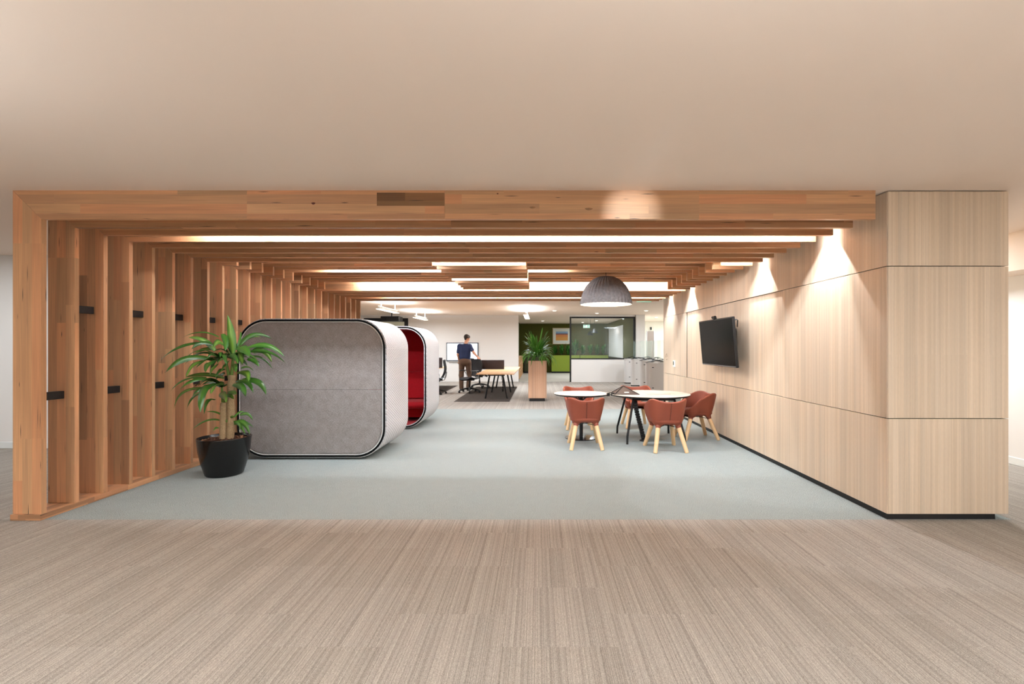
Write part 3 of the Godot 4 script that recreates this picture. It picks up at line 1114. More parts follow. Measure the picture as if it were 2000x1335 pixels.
func dracaena() -> void:
	var dd := 5.32
	var base := Vector3((438.5 - VX) * dd / F, 0, -dd)
	var pot := thing("plant_pot", base, "large black tapered plant pot on the sage carpet by the slat wall", "plant pot")
	var s := Sh.new()
	s.lathe([Vector2(0.0, 0.0), Vector2(0.172, 0.0), Vector2(0.184, 0.012), Vector2(0.222, 0.14), Vector2(0.247, 0.27), Vector2(0.258, 0.375), Vector2(0.262, 0.405), Vector2(0.258, 0.412), Vector2(0.25, 0.41), Vector2(0.246, 0.37), Vector2(0.0, 0.36)], 48)
	part("body", s, M.black_gloss, pot)
	s = Sh.new()
	s.lathe([Vector2(0.0, 0.395), Vector2(0.12, 0.392), Vector2(0.2, 0.384), Vector2(0.246, 0.376)], 32, true)
	var so := part("soil", s, M.soil, pot)
	so.set_meta("label", "brown bark mulch filling the pot")
	var chip := Sh.new()
	chip.box(Vector3.ZERO, Vector3(0.03, 0.008, 0.016), 0.003)
	var chip_m := chip.mesh()
	var browns := [mat(rgb(96, 60, 40), 0.9), mat(rgb(66, 40, 28), 0.9), mat(rgb(130, 88, 58), 0.9)]
	for k in 90:
		var r := sqrt(rng.randf()) * 0.23
		var a := rng.randf() * TAU
		var o := part("bark_chip", chip_m, browns[k % 3], so, Vector3(cos(a) * r, 0.398 - r * r * 0.35, sin(a) * r))
		o.rotation = Vector3(rng.randf_range(-0.5, 0.5), rng.randf() * TAU, rng.randf_range(-0.5, 0.5))
	var t := thing("dracaena", base + Vector3(0, 0.385, 0), "tall dracaena with two canes and arching striped leaves growing in the black pot", "plant")
	var org := t.position
	# canes
	var foot := P(449, 861, dd) - org
	foot.y = -0.02
	var top := P(452.5, 732, dd) - org
	s = Sh.new()
	var path := []
	var rad := []
	for i in 13:
		var f := i / 12.0
		path.append(foot.lerp(top, f) + Vector3(0.004 * sin(f * 7.0), 0, 0.003 * cos(f * 9)))
		rad.append(0.041 - 0.004 * f + 0.0025 * sin(f * 40))
	s.tube(path, rad, 18)
	part("tall_cane", s, M.bark, t)
	foot = P(435, 861, dd - 0.03) - org
	foot.y = -0.02
	top = P(436.5, 786, dd - 0.03) - org
	path = []
	rad = []
	for i in 10:
		var f := i / 9.0
		path.append(foot.lerp(top, f))
		rad.append(0.034 - 0.003 * f + 0.002 * sin(f * 37))
	s = Sh.new()
	s.tube(path, rad, 16)
	part("short_cane", s, M.bark, t)
	# shoots from the canes: green stems
	var green := mat(rgb(96, 122, 46), 0.6)
	for q in [[452, 735, 456, 690], [448, 738, 440, 700], [436, 787, 433, 755], [437, 787, 440, 765], [450, 815, 456, 812], [446, 824, 440, 818]]:
		s = Sh.new()
		s.tube([P(q[0], q[1], dd) - org, P((q[0] + q[2]) / 2.0, (q[1] + q[3]) / 2.0, dd - 0.03) - org, P(q[2], q[3], dd - 0.02) - org], [0.018, 0.015, 0.01], 10)
		part("shoot", s, green, t)
	# leaves: start, top of the arch, tip (in a close look at the photo), width, depth of the tip relative to the cane
	var L := [
		[900, 520, 885, 300, 838, 85, 100, -0.02], [955, 450, 975, 350, 990, 275, 52, 0.06], [965, 440, 1110, 215, 1335, 352, 62, 0.08],
		[990, 430, 1080, 270, 1228, 347, 58, 0.14], [1050, 455, 1310, 350, 1482, 558, 76, -0.05], [1070, 505, 1310, 440, 1497, 632, 36, -0.1],
		[1110, 500, 1280, 430, 1340, 628, 80, 0.0], [1090, 560, 1240, 520, 1350, 698, 32, 0.12], [950, 455, 1030, 430, 1088, 562, 112, -0.3],
		[960, 510, 985, 560, 1012, 652, 74, -0.32], [1060, 585, 1140, 575, 1197, 672, 58, -0.12], [990, 690, 1080, 640, 1132, 718, 34, 0.1],
		[860, 530, 760, 270, 665, 472, 96, -0.28], [780, 300, 830, 360, 812, 495, 76, -0.2], [740, 335, 530, 215, 303, 354, 22, 0.06],
		[700, 490, 580, 320, 398, 342, 74, -0.1], [670, 425, 540, 350, 428, 474, 58, -0.2], [600, 400, 280, 380, 66, 604, 46, -0.14],
		[680, 470, 560, 450, 468, 524, 48, -0.05], [740, 565, 520, 420, 348, 654, 36, 0.0], [690, 590, 340, 480, 128, 742, 92, -0.42],
		[600, 595, 420, 590, 368, 784, 84, -0.38], [820, 570, 750, 560, 710, 654, 64, -0.4], [720, 600, 590, 590, 588, 734, 96, -0.45],
		[730, 640, 660, 650, 640, 764, 74, -0.4], [900, 640, 930, 650, 930, 734, 66, -0.36], [860, 600, 800, 620, 760, 740, 60, -0.3],
		[800, 800, 560, 720, 358, 792, 54, -0.08], [700, 820, 430, 760, 288, 938, 64, -0.3], [600, 795, 320, 760, 190, 952, 28, -0.1],
		[790, 870, 660, 840, 650, 978, 96, -0.42], [740, 870, 520, 800, 528, 1184, 128, -0.5], [660, 905, 500, 890, 438, 1012, 62, -0.2],
		[640, 920, 260, 870, 232, 1148, 36, -0.15], [560, 970, 420, 970, 372, 1156, 42, -0.08], [700, 1045, 590, 980, 572, 1210, 54, -0.3],
		[740, 985, 800, 960, 822, 1072, 96, -0.45], [840, 960, 900, 940, 935, 985, 70, -0.3], [900, 870, 1000, 840, 1048, 1018, 92, -0.36],
		[950, 735, 1080, 690, 1075, 834, 92, -0.3], [930, 835, 1090, 790, 1127, 968, 66, -0.2], [1000, 820, 1230, 780, 1276, 992, 84, -0.1],
		[800, 1000, 850, 960, 910, 1040, 60, -0.2], [820, 700, 760, 660, 700, 790, 66, -0.2], [840, 560, 900, 480, 960, 640, 66, -0.36],
		[760, 900, 700, 800, 560, 870, 70, 0.1], [880, 560, 1000, 560, 1060, 660, 60, -0.2], [800, 760, 760, 720, 690, 830, 60, 0.05],
		[880, 500, 850, 380, 760, 300, 70, 0.1], [920, 480, 960, 380, 1080, 330, 50, 0.2]]
	var i := 0
	for q in L:
		var d1: float = dd - 0.02
		var d2: float = dd + q[7]
		var a := P(300 + q[0] / 5.804, 600 + q[1] / 5.804, lerpf(d1, d2, 0.15)) - org
		var m := P(300 + q[2] / 5.804, 600 + q[3] / 5.804, lerpf(d1, d2, 0.55)) - org
		var b := P(300 + q[4] / 5.804, 600 + q[5] / 5.804, d2) - org
		var w: float = q[6] / 5.804 * dd / F * 0.97
		var dir := (b - a).normalized()
		var side := dir.cross(Vector3(0, 0.45, 1)).normalized()
		if side.length() < 0.1:
			side = Vector3.RIGHT
		side = side.rotated(dir, rng.randf_range(-0.35, 0.35))
		part("leaf", leaf_mesh(a, m, b, w, side, 1.0 if i % 3 == 0 else 0.2, rng.randf_range(0.5, 0.95)), M.leaf, t)
		i += 1
	for k in 30:
		# inner leaves of the three rosettes
		var cen: Vector2 = [Vector2(900, 560), Vector2(760, 570), Vector2(780, 900)][k % 3]
		var az := rng.randf() * TAU
		var ln := rng.randf_range(0.16, 0.34)
		var o := Vector3(cos(az), 0, sin(az))
		var a := P(300 + cen.x / 5.804, 600 + cen.y / 5.804, dd - 0.03) - org
		var lift := rng.randf_range(-0.1, 0.6)
		part("leaf", leaf_mesh(a, a + o * ln * 0.55 + Vector3(0, ln * (lift + 0.25), 0), a + o * ln + Vector3(0, ln * (lift - 0.35), 0), rng.randf_range(0.05, 0.075), o.cross(Vector3.UP), 0.2, rng.randf_range(0.4, 0.8)), M.leaf, t)
	var B := [[460, 742, 400, 700, 345, 712, 12, 0.0], [435, 768, 340, 740, 248, 832, 14, -0.08], [522, 748, 560, 700, 592, 712, 18, 0.05], [560, 735, 620, 700, 645, 768, 22, 0.0], [522, 790, 590, 740, 626, 858, 38, -0.06], [535, 785, 560, 780, 598, 862, 22, -0.1], [520, 775, 570, 780, 560, 830, 22, -0.12], [540, 780, 600, 760, 650, 815, 14, 0.05], [432, 820, 410, 800, 388, 836, 20, -0.1]]
	for q in B:
		var a := P(300 + q[0] / 3.333, 590 + q[1] / 3.333, dd - 0.03) - org
		var m := P(300 + q[2] / 3.333, 590 + q[3] / 3.333, dd + q[7] * 0.5) - org
		var b := P(300 + q[4] / 3.333, 590 + q[5] / 3.333, dd + q[7]) - org
		var dir := (b - a).normalized()
		part("leaf", leaf_mesh(a, m, b, q[6] / 3.333 * dd / F * 1.1, dir.cross(Vector3(0, 0.45, 1)).normalized(), 0.3, rng.randf_range(0.8, 1.1)), M.leaf, t)

# ------------------------------------------------------------------ round tables
func disc_top(t: Node3D, r: float, y: float) -> void:
	var s := Sh.new()
	var o := PackedVector2Array()
	for i in 64:
		o.append(Vector2(cos(TAU * i / 64), sin(TAU * i / 64)) * (r - 0.002))
	s.X = Transform3D(Basis(Vector3(1, 0, 0), Vector3(0, 0, 1), Vector3(0, 1, 0)), Vector3(0, y, 0))
	s.fill(o, 0.0, 1.0)
	part("table_top", s, M.tabletop, t).set_meta("label", "pale oak table top")
	s = Sh.new()
	s.lathe([Vector2(0.0, y - 0.026), Vector2(r - 0.03, y - 0.026), Vector2(r, y - 0.006), Vector2(r, y - 0.001), Vector2(r - 0.002, y - 0.0005)], 64)
	part("edge", s, M.black, t).set_meta("label", "black table edge")

func meeting_tables() -> void:
	var y := 0.685
	var t := thing("round_pedestal_table", Vector3(0.662, 0, -7.43), "small round table on a single black column and disc base", "table")
	disc_top(t, 0.422, y)
	var s := Sh.new()
	s.tube([Vector3(0, 0.01, 0), Vector3(0, y - 0.03, 0)], 0.028, 20)
	part("column", s, M.steel_black, t)
	s = Sh.new()
	s.lathe([Vector2(0.0, 0.0), Vector2(0.248, 0.0), Vector2(0.25, 0.004), Vector2(0.247, 0.011), Vector2(0.05, 0.014), Vector2(0.0, 0.014)], 48)
	part("disc_base", s, mat(rgb(44, 46, 48), 0.16, 0.6), t)
	for k in 4:
		s = Sh.new()
		s.X = Transform3D(Basis(Vector3.UP, PI / 2 * k + 0.5), Vector3.ZERO)
		s.tube([Vector3(0.02, y - 0.12, 0), Vector3(0.1, y - 0.06, 0), Vector3(0.2, y - 0.036, 0)], 0.009, 8)
		part("bracket", s, M.steel_black, t)
	var c := Vector3(1.695, 0, -7.38)
	t = thing("round_meeting_table", c, "large round meeting table on four splayed black legs", "table")
	disc_top(t, 0.608, y)
	for sx in [-1, 1]:
		for sz in [-1, 1]:
			s = Sh.new()
			var f := Vector3(sx * 0.415, 0, sz * 0.44)
			s.tube([f, f + Vector3(0, 0.02, 0), f + Vector3(-sx * 0.003, 0.11, -sz * 0.003), f + Vector3(-sx * 0.012, 0.15, -sz * 0.015), Vector3(sx * 0.3, y - 0.05, sz * 0.3), Vector3(sx * 0.295, y - 0.03, sz * 0.295)], 0.0165, 12)
			part("leg", s, M.steel_black, t)
	for q in [[Vector3(0, y - 0.05, 0.295), Vector3(0.6, 0.045, 0.035)], [Vector3(0, y - 0.05, -0.295), Vector3(0.6, 0.045, 0.035)], [Vector3(0.295, y - 0.05, 0), Vector3(0.035, 0.045, 0.56)], [Vector3(-0.295, y - 0.05, 0), Vector3(0.035, 0.045, 0.56)]]:
		part("rail", bx(q[0], q[1], 0.003), M.steel_black, t)
	part("grommet_flap", bx(Vector3(0.12, y + 0.0012, 0.1), Vector3(0.36, 0.0024, 0.012)), mat(rgb(150, 140, 128), 0.4), t)
	part("socket_box", bx(Vector3(0.33, y - 0.075, 0.2), Vector3(0.17, 0.07, 0.1), 0.012), M.white_plastic, t)
	part("cable_tray", bx(Vector3(0.0, y - 0.085, 0.16), Vector3(0.32, 0.03, 0.1), 0.006), M.white_plastic, t)
	# jointed cable riser from the table down to the floor
	t = thing("cable_riser", Vector3(1.62, 0, -7.2), "black jointed cable riser hanging under the large round table", "cable riser")
	var p0 := P(1240, 780, 7.2) - t.position
	var p1 := P(1242, 805, 7.15) - t.position
	var p2 := P(1252, 832, 7.15) - t.position
	var p3 := P(1257, 852, 7.2) - t.position
	p3.y = 0.02
	var n := 17
	for i in n:
		var f := i / float(n - 1)
		var p := p0.bezier_interpolate(p1, p2, p3, f)
		var q := p0.bezier_interpolate(p1, p2, p3, minf(1.0, f + 0.02))
		var g := (q - p).normalized() if f < 0.98 else Vector3.DOWN
		s = Sh.new()
		var x := g.cross(Vector3.BACK).normalized()
		s.X = Transform3D(Basis(x, g, x.cross(g)).orthonormalized(), p)
		s.box(Vector3.ZERO, Vector3(0.062, 0.032, 0.05), 0.005)
		s.box(Vector3(0, 0.02, 0), Vector3(0.03, 0.02, 0.03))
		part("link", s, M.black, t)
	s = Sh.new()
	s.lathe([Vector2(0, 0), Vector2(0.06, 0), Vector2(0.062, 0.012), Vector2(0.03, 0.024), Vector2(0, 0.024)], 20)
	part("weighted_foot", s, M.black, t, Vector3(p3.x, 0, p3.z))
	# clamp joining the two table edges
	var g1 := P(1192, 765.5, 7.28)
	t = thing("table_linking_clamp", Vector3(g1.x, y, g1.z), "small black clamp linking the edges of the two round tables", "clamp")
	part("jaw", bx(Vector3(-0.035, -0.012, 0), Vector3(0.05, 0.034, 0.05), 0.006), M.black, t)
	part("jaw", bx(Vector3(0.032, -0.006, 0.006), Vector3(0.05, 0.03, 0.05), 0.006), M.black, t)
	s = Sh.new()
	s.tube([Vector3(-0.06, 0.006, 0.02), Vector3(0, 0.024, 0.02), Vector3(0.06, 0.018, 0.02)], 0.009, 10)
	part("link_bar", s, M.black, t)
	# tented cover lying on the large table
	t = thing("tented_folder", Vector3(1.31, y, -7.3), "brown triangular tented folder with black edges lying on the large table", "folder")
	var A := Vector3(-0.17, 0.0, 0.1)
	var B2 := Vector3(0.2, 0.0, 0.1)
	var C2 := Vector3(0.0, 0.11, -0.14)
	var D2 := Vector3(-0.2, 0.0, -0.14)
	var E2 := Vector3(0.16, 0.0, -0.2)
	s = Sh.new()
	s.quad(A, B2, C2, C2, (B2 - A).cross(C2 - A).normalized())
	s.quad(A, C2, D2, D2, (C2 - A).cross(D2 - A).normalized())
	s.quad(B2, E2, C2, C2, (E2 - B2).cross(C2 - B2).normalized())
	s.quad(D2, C2, E2, E2, Vector3(0, 0.4, -1).normalized())
	part("cover", s, mat(rgb(78, 64, 58), 0.5), t)
	s = Sh.new()
	for e in [[A, B2], [B2, C2], [C2, A], [A, D2], [D2, C2], [B2, E2], [E2, C2]]:
		s.tube([e[0] + Vector3(0, 0.004, 0), e[1] + Vector3(0, 0.004, 0)], 0.005, 6)
	part("edging", s, M.black, t)
	s = Sh.new()
	var nn := (B2 - A).cross(C2 - A).normalized()
	var m := (A + B2 + C2) / 3.0 + nn * 0.002 + Vector3(0.01, -0.008, 0.02)
	var u := (B2 - A).normalized() * 0.035
	var v := nn.cross(u).normalized() * 0.014
	s.quad(m - u - v, m + u - v, m + u + v, m - u + v, nn)
	part("badge", s, M.white_plastic, t)

# ------------------------------------------------------------------ leather tub chairs
func tub_chair(at: Vector3, turn: float, label: String) -> Node3D:
	var t := thing("tub_chair", at, label, "chair", "leather tub chairs", turn)
	# local: the sitter looks towards -z, the back is at +z
	var n := 40
	var outer := []
	var inner := []
	var levels := 11
	var plan := func(a: float, k: float, inset: float) -> Vector3:
		# a: 0 at the back, +-PI at the front; k: 0 at the bottom, 1 at the rim
		var hw := lerpf(0.192, 0.27, pow(k, 0.62)) - inset
		var hd := lerpf(0.188, 0.262, pow(k, 0.66)) - inset
		var c := cos(a)
		var sn := sin(a)
		var e := 2.0 / 2.7
		return Vector3(hw * signf(sn) * pow(absf(sn), e), 0, hd * signf(c) * pow(absf(c), e) + 0.02 * k * maxf(c, 0.0))
	for i in levels:
		var k := i / float(levels - 1)
		var ro := PackedVector3Array()
		var ri := PackedVector3Array()
		for j in n + 1:
			var a := lerpf(-2.55, 2.55, j / float(n))
			var f := absf(a) / 2.55
			# rim: highest at the back corners, falling along the arms
			var rim := 0.655 + 0.035 * pow(sin(clampf(f * 2.7, 0.0, 1.0) * PI / 2.0), 2.0)
			rim -= 0.235 * pow(smoothstep(0.36, 1.0, f), 1.25)
			var y := lerpf(0.385 - 0.06 * pow(absf(sin(2.0 * a)), 1.6), rim, k)
			var p: Vector3 = plan.call(a, k, 0.0)
			p.y = y
			ro.append(p)
			var q: Vector3 = plan.call(a, k, 0.038)
			q.y = lerpf(0.36, rim, k)
			ri.append(q)
		outer.append(ro)
		inner.append(ri)
	var rows := []
	for r in outer:
		rows.append(r)
	# rounded rim
	for i in range(1, 5):
		var g := i / 5.0 * PI
		var r := PackedVector3Array()
		for j in n + 1:
			var a: Vector3 = outer[levels - 1][j]
			var b: Vector3 = inner[levels - 1][j]
			r.append((a + b) / 2 + (a - b) / 2 * cos(g) + Vector3(0, 0.017 * sin(g), 0))
		rows.append(r)
	for i in levels:
		rows.append(inner[levels - 1 - i])
	var s := Sh.new()
	s.grid(rows, false, false)
	# front ends of the arms
	for e in [0, n]:
		var ends := []
		for i in levels:
			ends.append(PackedVector3Array([outer[i][e], (outer[i][e] + inner[i][e]) / 2 + Vector3(0, 0, -0.012), inner[i][e]]))
		s.grid(ends, false, e == 0)
	# underside
	var cc := s.pt(Vector3(0, 0.385, 0), Vector3.DOWN, Vector2.ZERO)
	var first := []
	for j in n + 1:
		first.append(s.pt(outer[0][j], Vector3.DOWN, Vector2.ZERO))
	for j in n:
		s.tri(cc, first[j], first[j + 1])
	s.tri(cc, first[n], first[0])
	part("shell", s, M.leather, t)
	# seat pad
	s = Sh.new()
	var pad := []
	for q in [[0.0, 0.375], [0.9, 0.375], [1.0, 0.385], [1.0, 0.42], [0.96, 0.443], [0.85, 0.452], [0.0, 0.452]]:
		var r := PackedVector3Array()
		for j in 40:
			var a := TAU * j / 40
			var e := 2.0 / 3.2
			r.append(Vector3(0.212 * q[0] * signf(sin(a)) * pow(absf(sin(a)), e), q[1], (0.235 if cos(a) < 0 else 0.215) * q[0] * signf(cos(a)) * pow(absf(cos(a)), e)))
		pad.append(r)
	s.grid(pad, true, true)
	part("seat_pad", s, M.leather, t)
	# welted seam down the middle of the back
	var path := []
	for i in levels:
		var p: Vector3 = outer[i][n / 2]
		path.append(p + Vector3(0, 0, 0.001))
	s = Sh.new()
	s.tube(path, 0.0035, 6)
	part("back_seam", s, M.leather_seam, t)
	for sx in [-1, 1]:
		for sz in [-1, 1]:
			var foot := Vector3(sx * 0.212, 0.0, sz * 0.262)
			var hip := Vector3(sx * 0.122, 0.4, sz * 0.118)
			s = Sh.new()
			s.tube([foot, foot.lerp(hip, 0.015), foot.lerp(hip, 0.04), foot.lerp(hip, 0.5), hip], [0.021, 0.025, 0.026, 0.029, 0.032], 16)
			part("leg", s, M.ash, t)
			s = Sh.new()
			s.tube([foot.lerp(hip, 0.78), foot.lerp(hip, 0.8), foot.lerp(hip, 0.86), foot.lerp(hip, 0.94)], [0.031, 0.033, 0.038, 0.05], 16)
			part("leg_sleeve", s, M.leather, t)
	s = Sh.new()
	for q in [[-1, -1, 1, 1], [-1, 1, 1, -1]]:
		s.tube([Vector3(q[0] * 0.142, 0.315, q[1] * 0.145), Vector3(q[0] * 0.05, 0.328, q[1] * 0.05), Vector3(q[2] * 0.05, 0.328, q[3] * 0.05), Vector3(q[2] * 0.142, 0.315, q[3] * 0.145)], 0.005, 6)
	part("wire_brace", s, M.steel_black, t)
	return t

func tub_chairs() -> void:
	var a := tub_chair(Vector3(0.658, 0, -6.785), 0.0, "rust leather tub chair with its back to the lined carpet, at the small round table")
	copy_of(a, Vector3(0.7, 0, -8.36), PI, "rust leather tub chair tucked in behind the small round table")
	copy_of(a, Vector3(1.735, 0, -6.61), 0.05, "rust leather tub chair with its back to the lined carpet, at the large round table")
	copy_of(a, Vector3(2.42, 0, -7.42), PI / 2 + 0.12, "rust leather tub chair between the large round table and the veneer wall")
	copy_of(a, Vector3(1.73, 0, -8.51), PI, "rust leather tub chair tucked in behind the large round table")

# ------------------------------------------------------------------ felt bell lamp
func bell_pendant() -> void:
	var d := 7.7
	var t := thing("bell_pendant", Vector3((1183.5 - VX) * d / F, 2.075, -d), "grey felt bell shaped pendant lamp with pleats above the round tables", "pendant lamp")
	var prof := [Vector2(0.400, 0.0), Vector2(0.396, 0.035), Vector2(0.386, 0.09), Vector2(0.368, 0.155), Vector2(0.342, 0.22), Vector2(0.305, 0.285), Vector2(0.255, 0.345), Vector2(0.195, 0.395), Vector2(0.12, 0.43), Vector2(0.05, 0.445), Vector2(0.0, 0.448)]
	for side in 2:
		var rows := []
		for p in prof:
			var r := PackedVector3Array()
			for j in 320:
				var a := TAU * j / 320.0
				var pl := pow(0.5 + 0.5 * cos(a * 40.0), 3.0) * 0.014 * smoothstep(0.0, 0.12, p.x) - (0.006 if side else 0.0) * smoothstep(0.0, 0.1, p.x)
				r.append(Vector3((p.x + pl) * cos(a), p.y - (0.006 if side else 0.0), (p.x + pl) * sin(a)))
			rows.append(r)
		var s := Sh.new()
		s.grid(rows, true, side == 1, 8.0 * 0.35, 0.7)
		part("shade" if side == 0 else "shade_lining", s, M.felt if side == 0 else M.white_plastic, t)
	var s := Sh.new()
	s.tube([Vector3(0, 0.44, 0), Vector3(0, TOP - 2.075, 0)], 0.004, 8)
	part("cord", s, M.black, t)
	s = Sh.new()
	s.lathe([Vector2(0.0, 0.445), Vector2(0.022, 0.445), Vector2(0.022, 0.155), Vector2(0.0, 0.155)], 16, true)
	part("lamp_holder", s, M.white_plastic, t)
	s = Sh.new()
	s.lathe([Vector2(0.0, 0.16), Vector2(0.03, 0.15), Vector2(0.062, 0.1), Vector2(0.07, 0.055), Vector2(0.055, 0.005), Vector2(0.03, -0.022), Vector2(0.0, -0.028)], 20, true)
	part("bulb_glow", s, M.bulb_glow, t)
	var l := OmniLight3D.new()
	l.name = "bulb_light"
	l.light_color = Color(1.0, 0.95, 0.86)
	l.light_energy = 0.8
	l.light_size = 0.05
	l.omni_range = 20.0
	l.omni_attenuation = 2.0
	l.shadow_enabled = true
	t.add_child(l)
	l.position = Vector3(0, 0.065, 0)

# ------------------------------------------------------------------ wall television
func television() -> void:
	var c := Vector3(2.615, 1.46, -7.11)
	var t := thing("wall_television", c, "black flat television tilted down on an arm from the veneer wall", "television")
	# local: screen looks towards -x, leaning forward at the top
	var q := Basis(Vector3(0, 0, 1), 0.085)
	var s := Sh.new()
	s.X = Transform3D(q, Vector3.ZERO)
	s.box(Vector3(0.018, 0, 0), Vector3(0.035, 0.69, 1.34), 0.006)
	part("case", s, M.black, t)
	s = Sh.new()
	s.X = Transform3D(q, Vector3.ZERO)
	s.box(Vector3(-0.0005, 0.004, 0), Vector3(0.003, 0.645, 1.295))
	part("screen", s, M.screen_off, t)
	s = Sh.new()
	s.X = Transform3D(q, Vector3.ZERO)
	s.box(Vector3(-0.001, -0.334, 0), Vector3(0.004, 0.006, 1.3))
	part("bezel_trim", s, M.alu, t)
	s = Sh.new()
	s.X = Transform3D(q, Vector3.ZERO)
	s.box(Vector3(0.055, -0.06, 0.05), Vector3(0.05, 0.46, 0.95), 0.01)
	part("rear_cover", s, M.black, t)
	s = Sh.new()
	s.box(Vector3(0.192, 0, 0), Vector3(0.02, 0.4, 0.5), 0.003)
	part("wall_plate", s, M.steel_black, t)
	for z in [-0.2, 0.2]:
		s = Sh.new()
		s.box(Vector3(0.13, 0.02, z), Vector3(0.12, 0.06, 0.03), 0.003)
		part("mount_arm", s, M.steel_black, t)
	s = Sh.new()
	s.X = Transform3D(q, Vector3.ZERO)
	s.tube([Vector3(0.03, 0.3, 0.62), Vector3(0.075, 0.3, 0.63), Vector3(0.085, 0.29, 0.63), Vector3(0.085, 0.2, 0.6)], 0.008, 8)
	part("cable_loop", s, M.black, t)
	var w := thing("webcam", c + Vector3(-0.03, 0.36, 0.0), "little black webcam perched on top of the wall television", "webcam")
	s = Sh.new()
	s.tube([Vector3(0, 0.012, -0.05), Vector3(0, 0.012, 0.05)], 0.02, 12)
	part("body", s, M.black, w)
	part("clip", bx(Vector3(0.012, -0.008, 0), Vector3(0.045, 0.03, 0.05), 0.004), M.black, w)

# ------------------------------------------------------------------ office beyond the portal
func desk(at: Vector3, w: float, ln: float, label: String) -> Node3D:
	var t := thing("bench_desk", at, label, "desk")
	var y := 0.69
	part("desk_top", bx(Vector3(0, y - 0.0125, 0), Vector3(w, 0.025, ln), 0.003, 2), M.desk, t)
	for k in 3:
		var z: float = [ln / 2 - 0.35, 0.05, -ln / 2 + 0.65][k]
		for sx in [-1, 1]:
			var s := Sh.new()
			s.tube([Vector3(sx * 0.295, 0, z), Vector3(sx * 0.175, y - 0.05, z)], 0.024, 10)
			part("leg", s, M.steel_black, t)
		part("cross_rail", bx(Vector3(0, y - 0.05, z), Vector3(0.46, 0.05, 0.05), 0.003), M.steel_black, t)
	part("long_rail", bx(Vector3(0, y - 0.05, 0), Vector3(0.06, 0.045, ln - 0.8), 0.003), M.steel_black, t)
	return t

func task_chair(at: Vector3, turn: float, label: String) -> Node3D:
	var t := thing("task_chair", at, label, "office chair", "mesh office chairs", turn)
	# local: the sitter looks towards -z
	for k in 5:
		var a := TAU * k / 5 + 0.3
		var o := Vector3(sin(a), 0, cos(a))
		var s := Sh.new()
		s.tube([Vector3(0, 0.13, 0), o * 0.16 + Vector3(0, 0.115, 0), o * 0.32 + Vector3(0, 0.075, 0)], [0.035, 0.024, 0.016], 8)
		part("spoke", s, M.black, t)
		s = Sh.new()
		var x := o.cross(Vector3.UP)
		s.tube([o * 0.325 + Vector3(0, 0.03, 0) - x * 0.024, o * 0.325 + Vector3(0, 0.03, 0) + x * 0.024], 0.03, 12)
		s.tube([o * 0.325 + Vector3(0, 0.04, 0), o * 0.325 + Vector3(0, 0.085, 0)], 0.01, 6)
		part("caster", s, M.black, t)
	var s := Sh.new()
	s.tube([Vector3(0, 0.11, 0), Vector3(0, 0.25, 0), Vector3(0, 0.251, 0), Vector3(0, 0.4, 0)], [0.03, 0.028, 0.018, 0.018], 12)
	part("gas_column", s, M.steel_black, t)
	part("tilt_box", bx(Vector3(0, 0.39, 0.02), Vector3(0.16, 0.06, 0.24), 0.012), M.black, t)
	# seat
	var rows := []
	for i in 9:
		var v := i / 8.0
		var r := PackedVector3Array()
		for j in 9:
			var u := j / 8.0 * 2 - 1
			var e := 1.0 - pow(absf(v * 2 - 1), 4.0) * 0.18
			r.append(Vector3(u * 0.25 * e, 0.46 - 0.03 * (1 - u * u) - 0.035 * pow(maxf(0, 0.25 - v) * 4, 2.0), -0.24 + 0.47 * v))
		rows.append(r)
	s = Sh.new()
	s.grid(rows, false, true)
	var under := []
	for r in rows:
		var q := PackedVector3Array()
		for p in r:
			q.append(p + Vector3(0, -0.03, 0))
		under.append(q)
	s.grid(under)
	part("seat", s, M.chair_cloth, t)
	# mesh back with frame
	rows = []
	for i in 9:
		var v := i / 8.0
		var r := PackedVector3Array()
		for j in 9:
			var u := j / 8.0 * 2 - 1
			var hw := lerpf(0.17, 0.255, sin(v * 2.0)) * (1.0 - 0.12 * pow(v, 6.0))
			r.append(Vector3(u * hw, 0.5 + 0.5 * v, 0.25 + 0.05 * sin(v * 4.0) + 0.09 * v - 0.05 * u * u))
		rows.append(r)
	s = Sh.new()
	s.grid(rows)
	part("back_mesh", s, M.chair_cloth, t)
	var path := []
	for i in 9: path.append(rows[i][0])
	for j in range(1, 9): path.append(rows[8][j])
	for i in range(7, -1, -1): path.append(rows[i][8])
	for j in range(7, 0, -1): path.append(rows[0][j])
	s = Sh.new()
	s.tube(path, 0.013, 8, false, true)
	part("back_frame", s, M.black, t)
	s = Sh.new()
	s.tube([Vector3(0, 0.4, 0.12), Vector3(0, 0.43, 0.27), Vector3(0, 0.52, 0.31), Vector3(0, 0.66, 0.34)], [0.028, 0.026, 0.022, 0.016], 10)
	part("back_stem", s, M.alu, t)
	for sx in [-1, 1]:
		s = Sh.new()
		s.tube([Vector3(sx * 0.14, 0.41, 0.1), Vector3(sx * 0.29, 0.44, 0.13), Vector3(sx * 0.31, 0.56, 0.1), Vector3(sx * 0.3, 0.655, 0.03)], 0.014, 8)
		part("arm_support", s, M.alu, t)
		part("arm_pad", bx(Vector3(sx * 0.3, 0.67, -0.03), Vector3(0.085, 0.028, 0.26), 0.012), M.black, t)
	return t

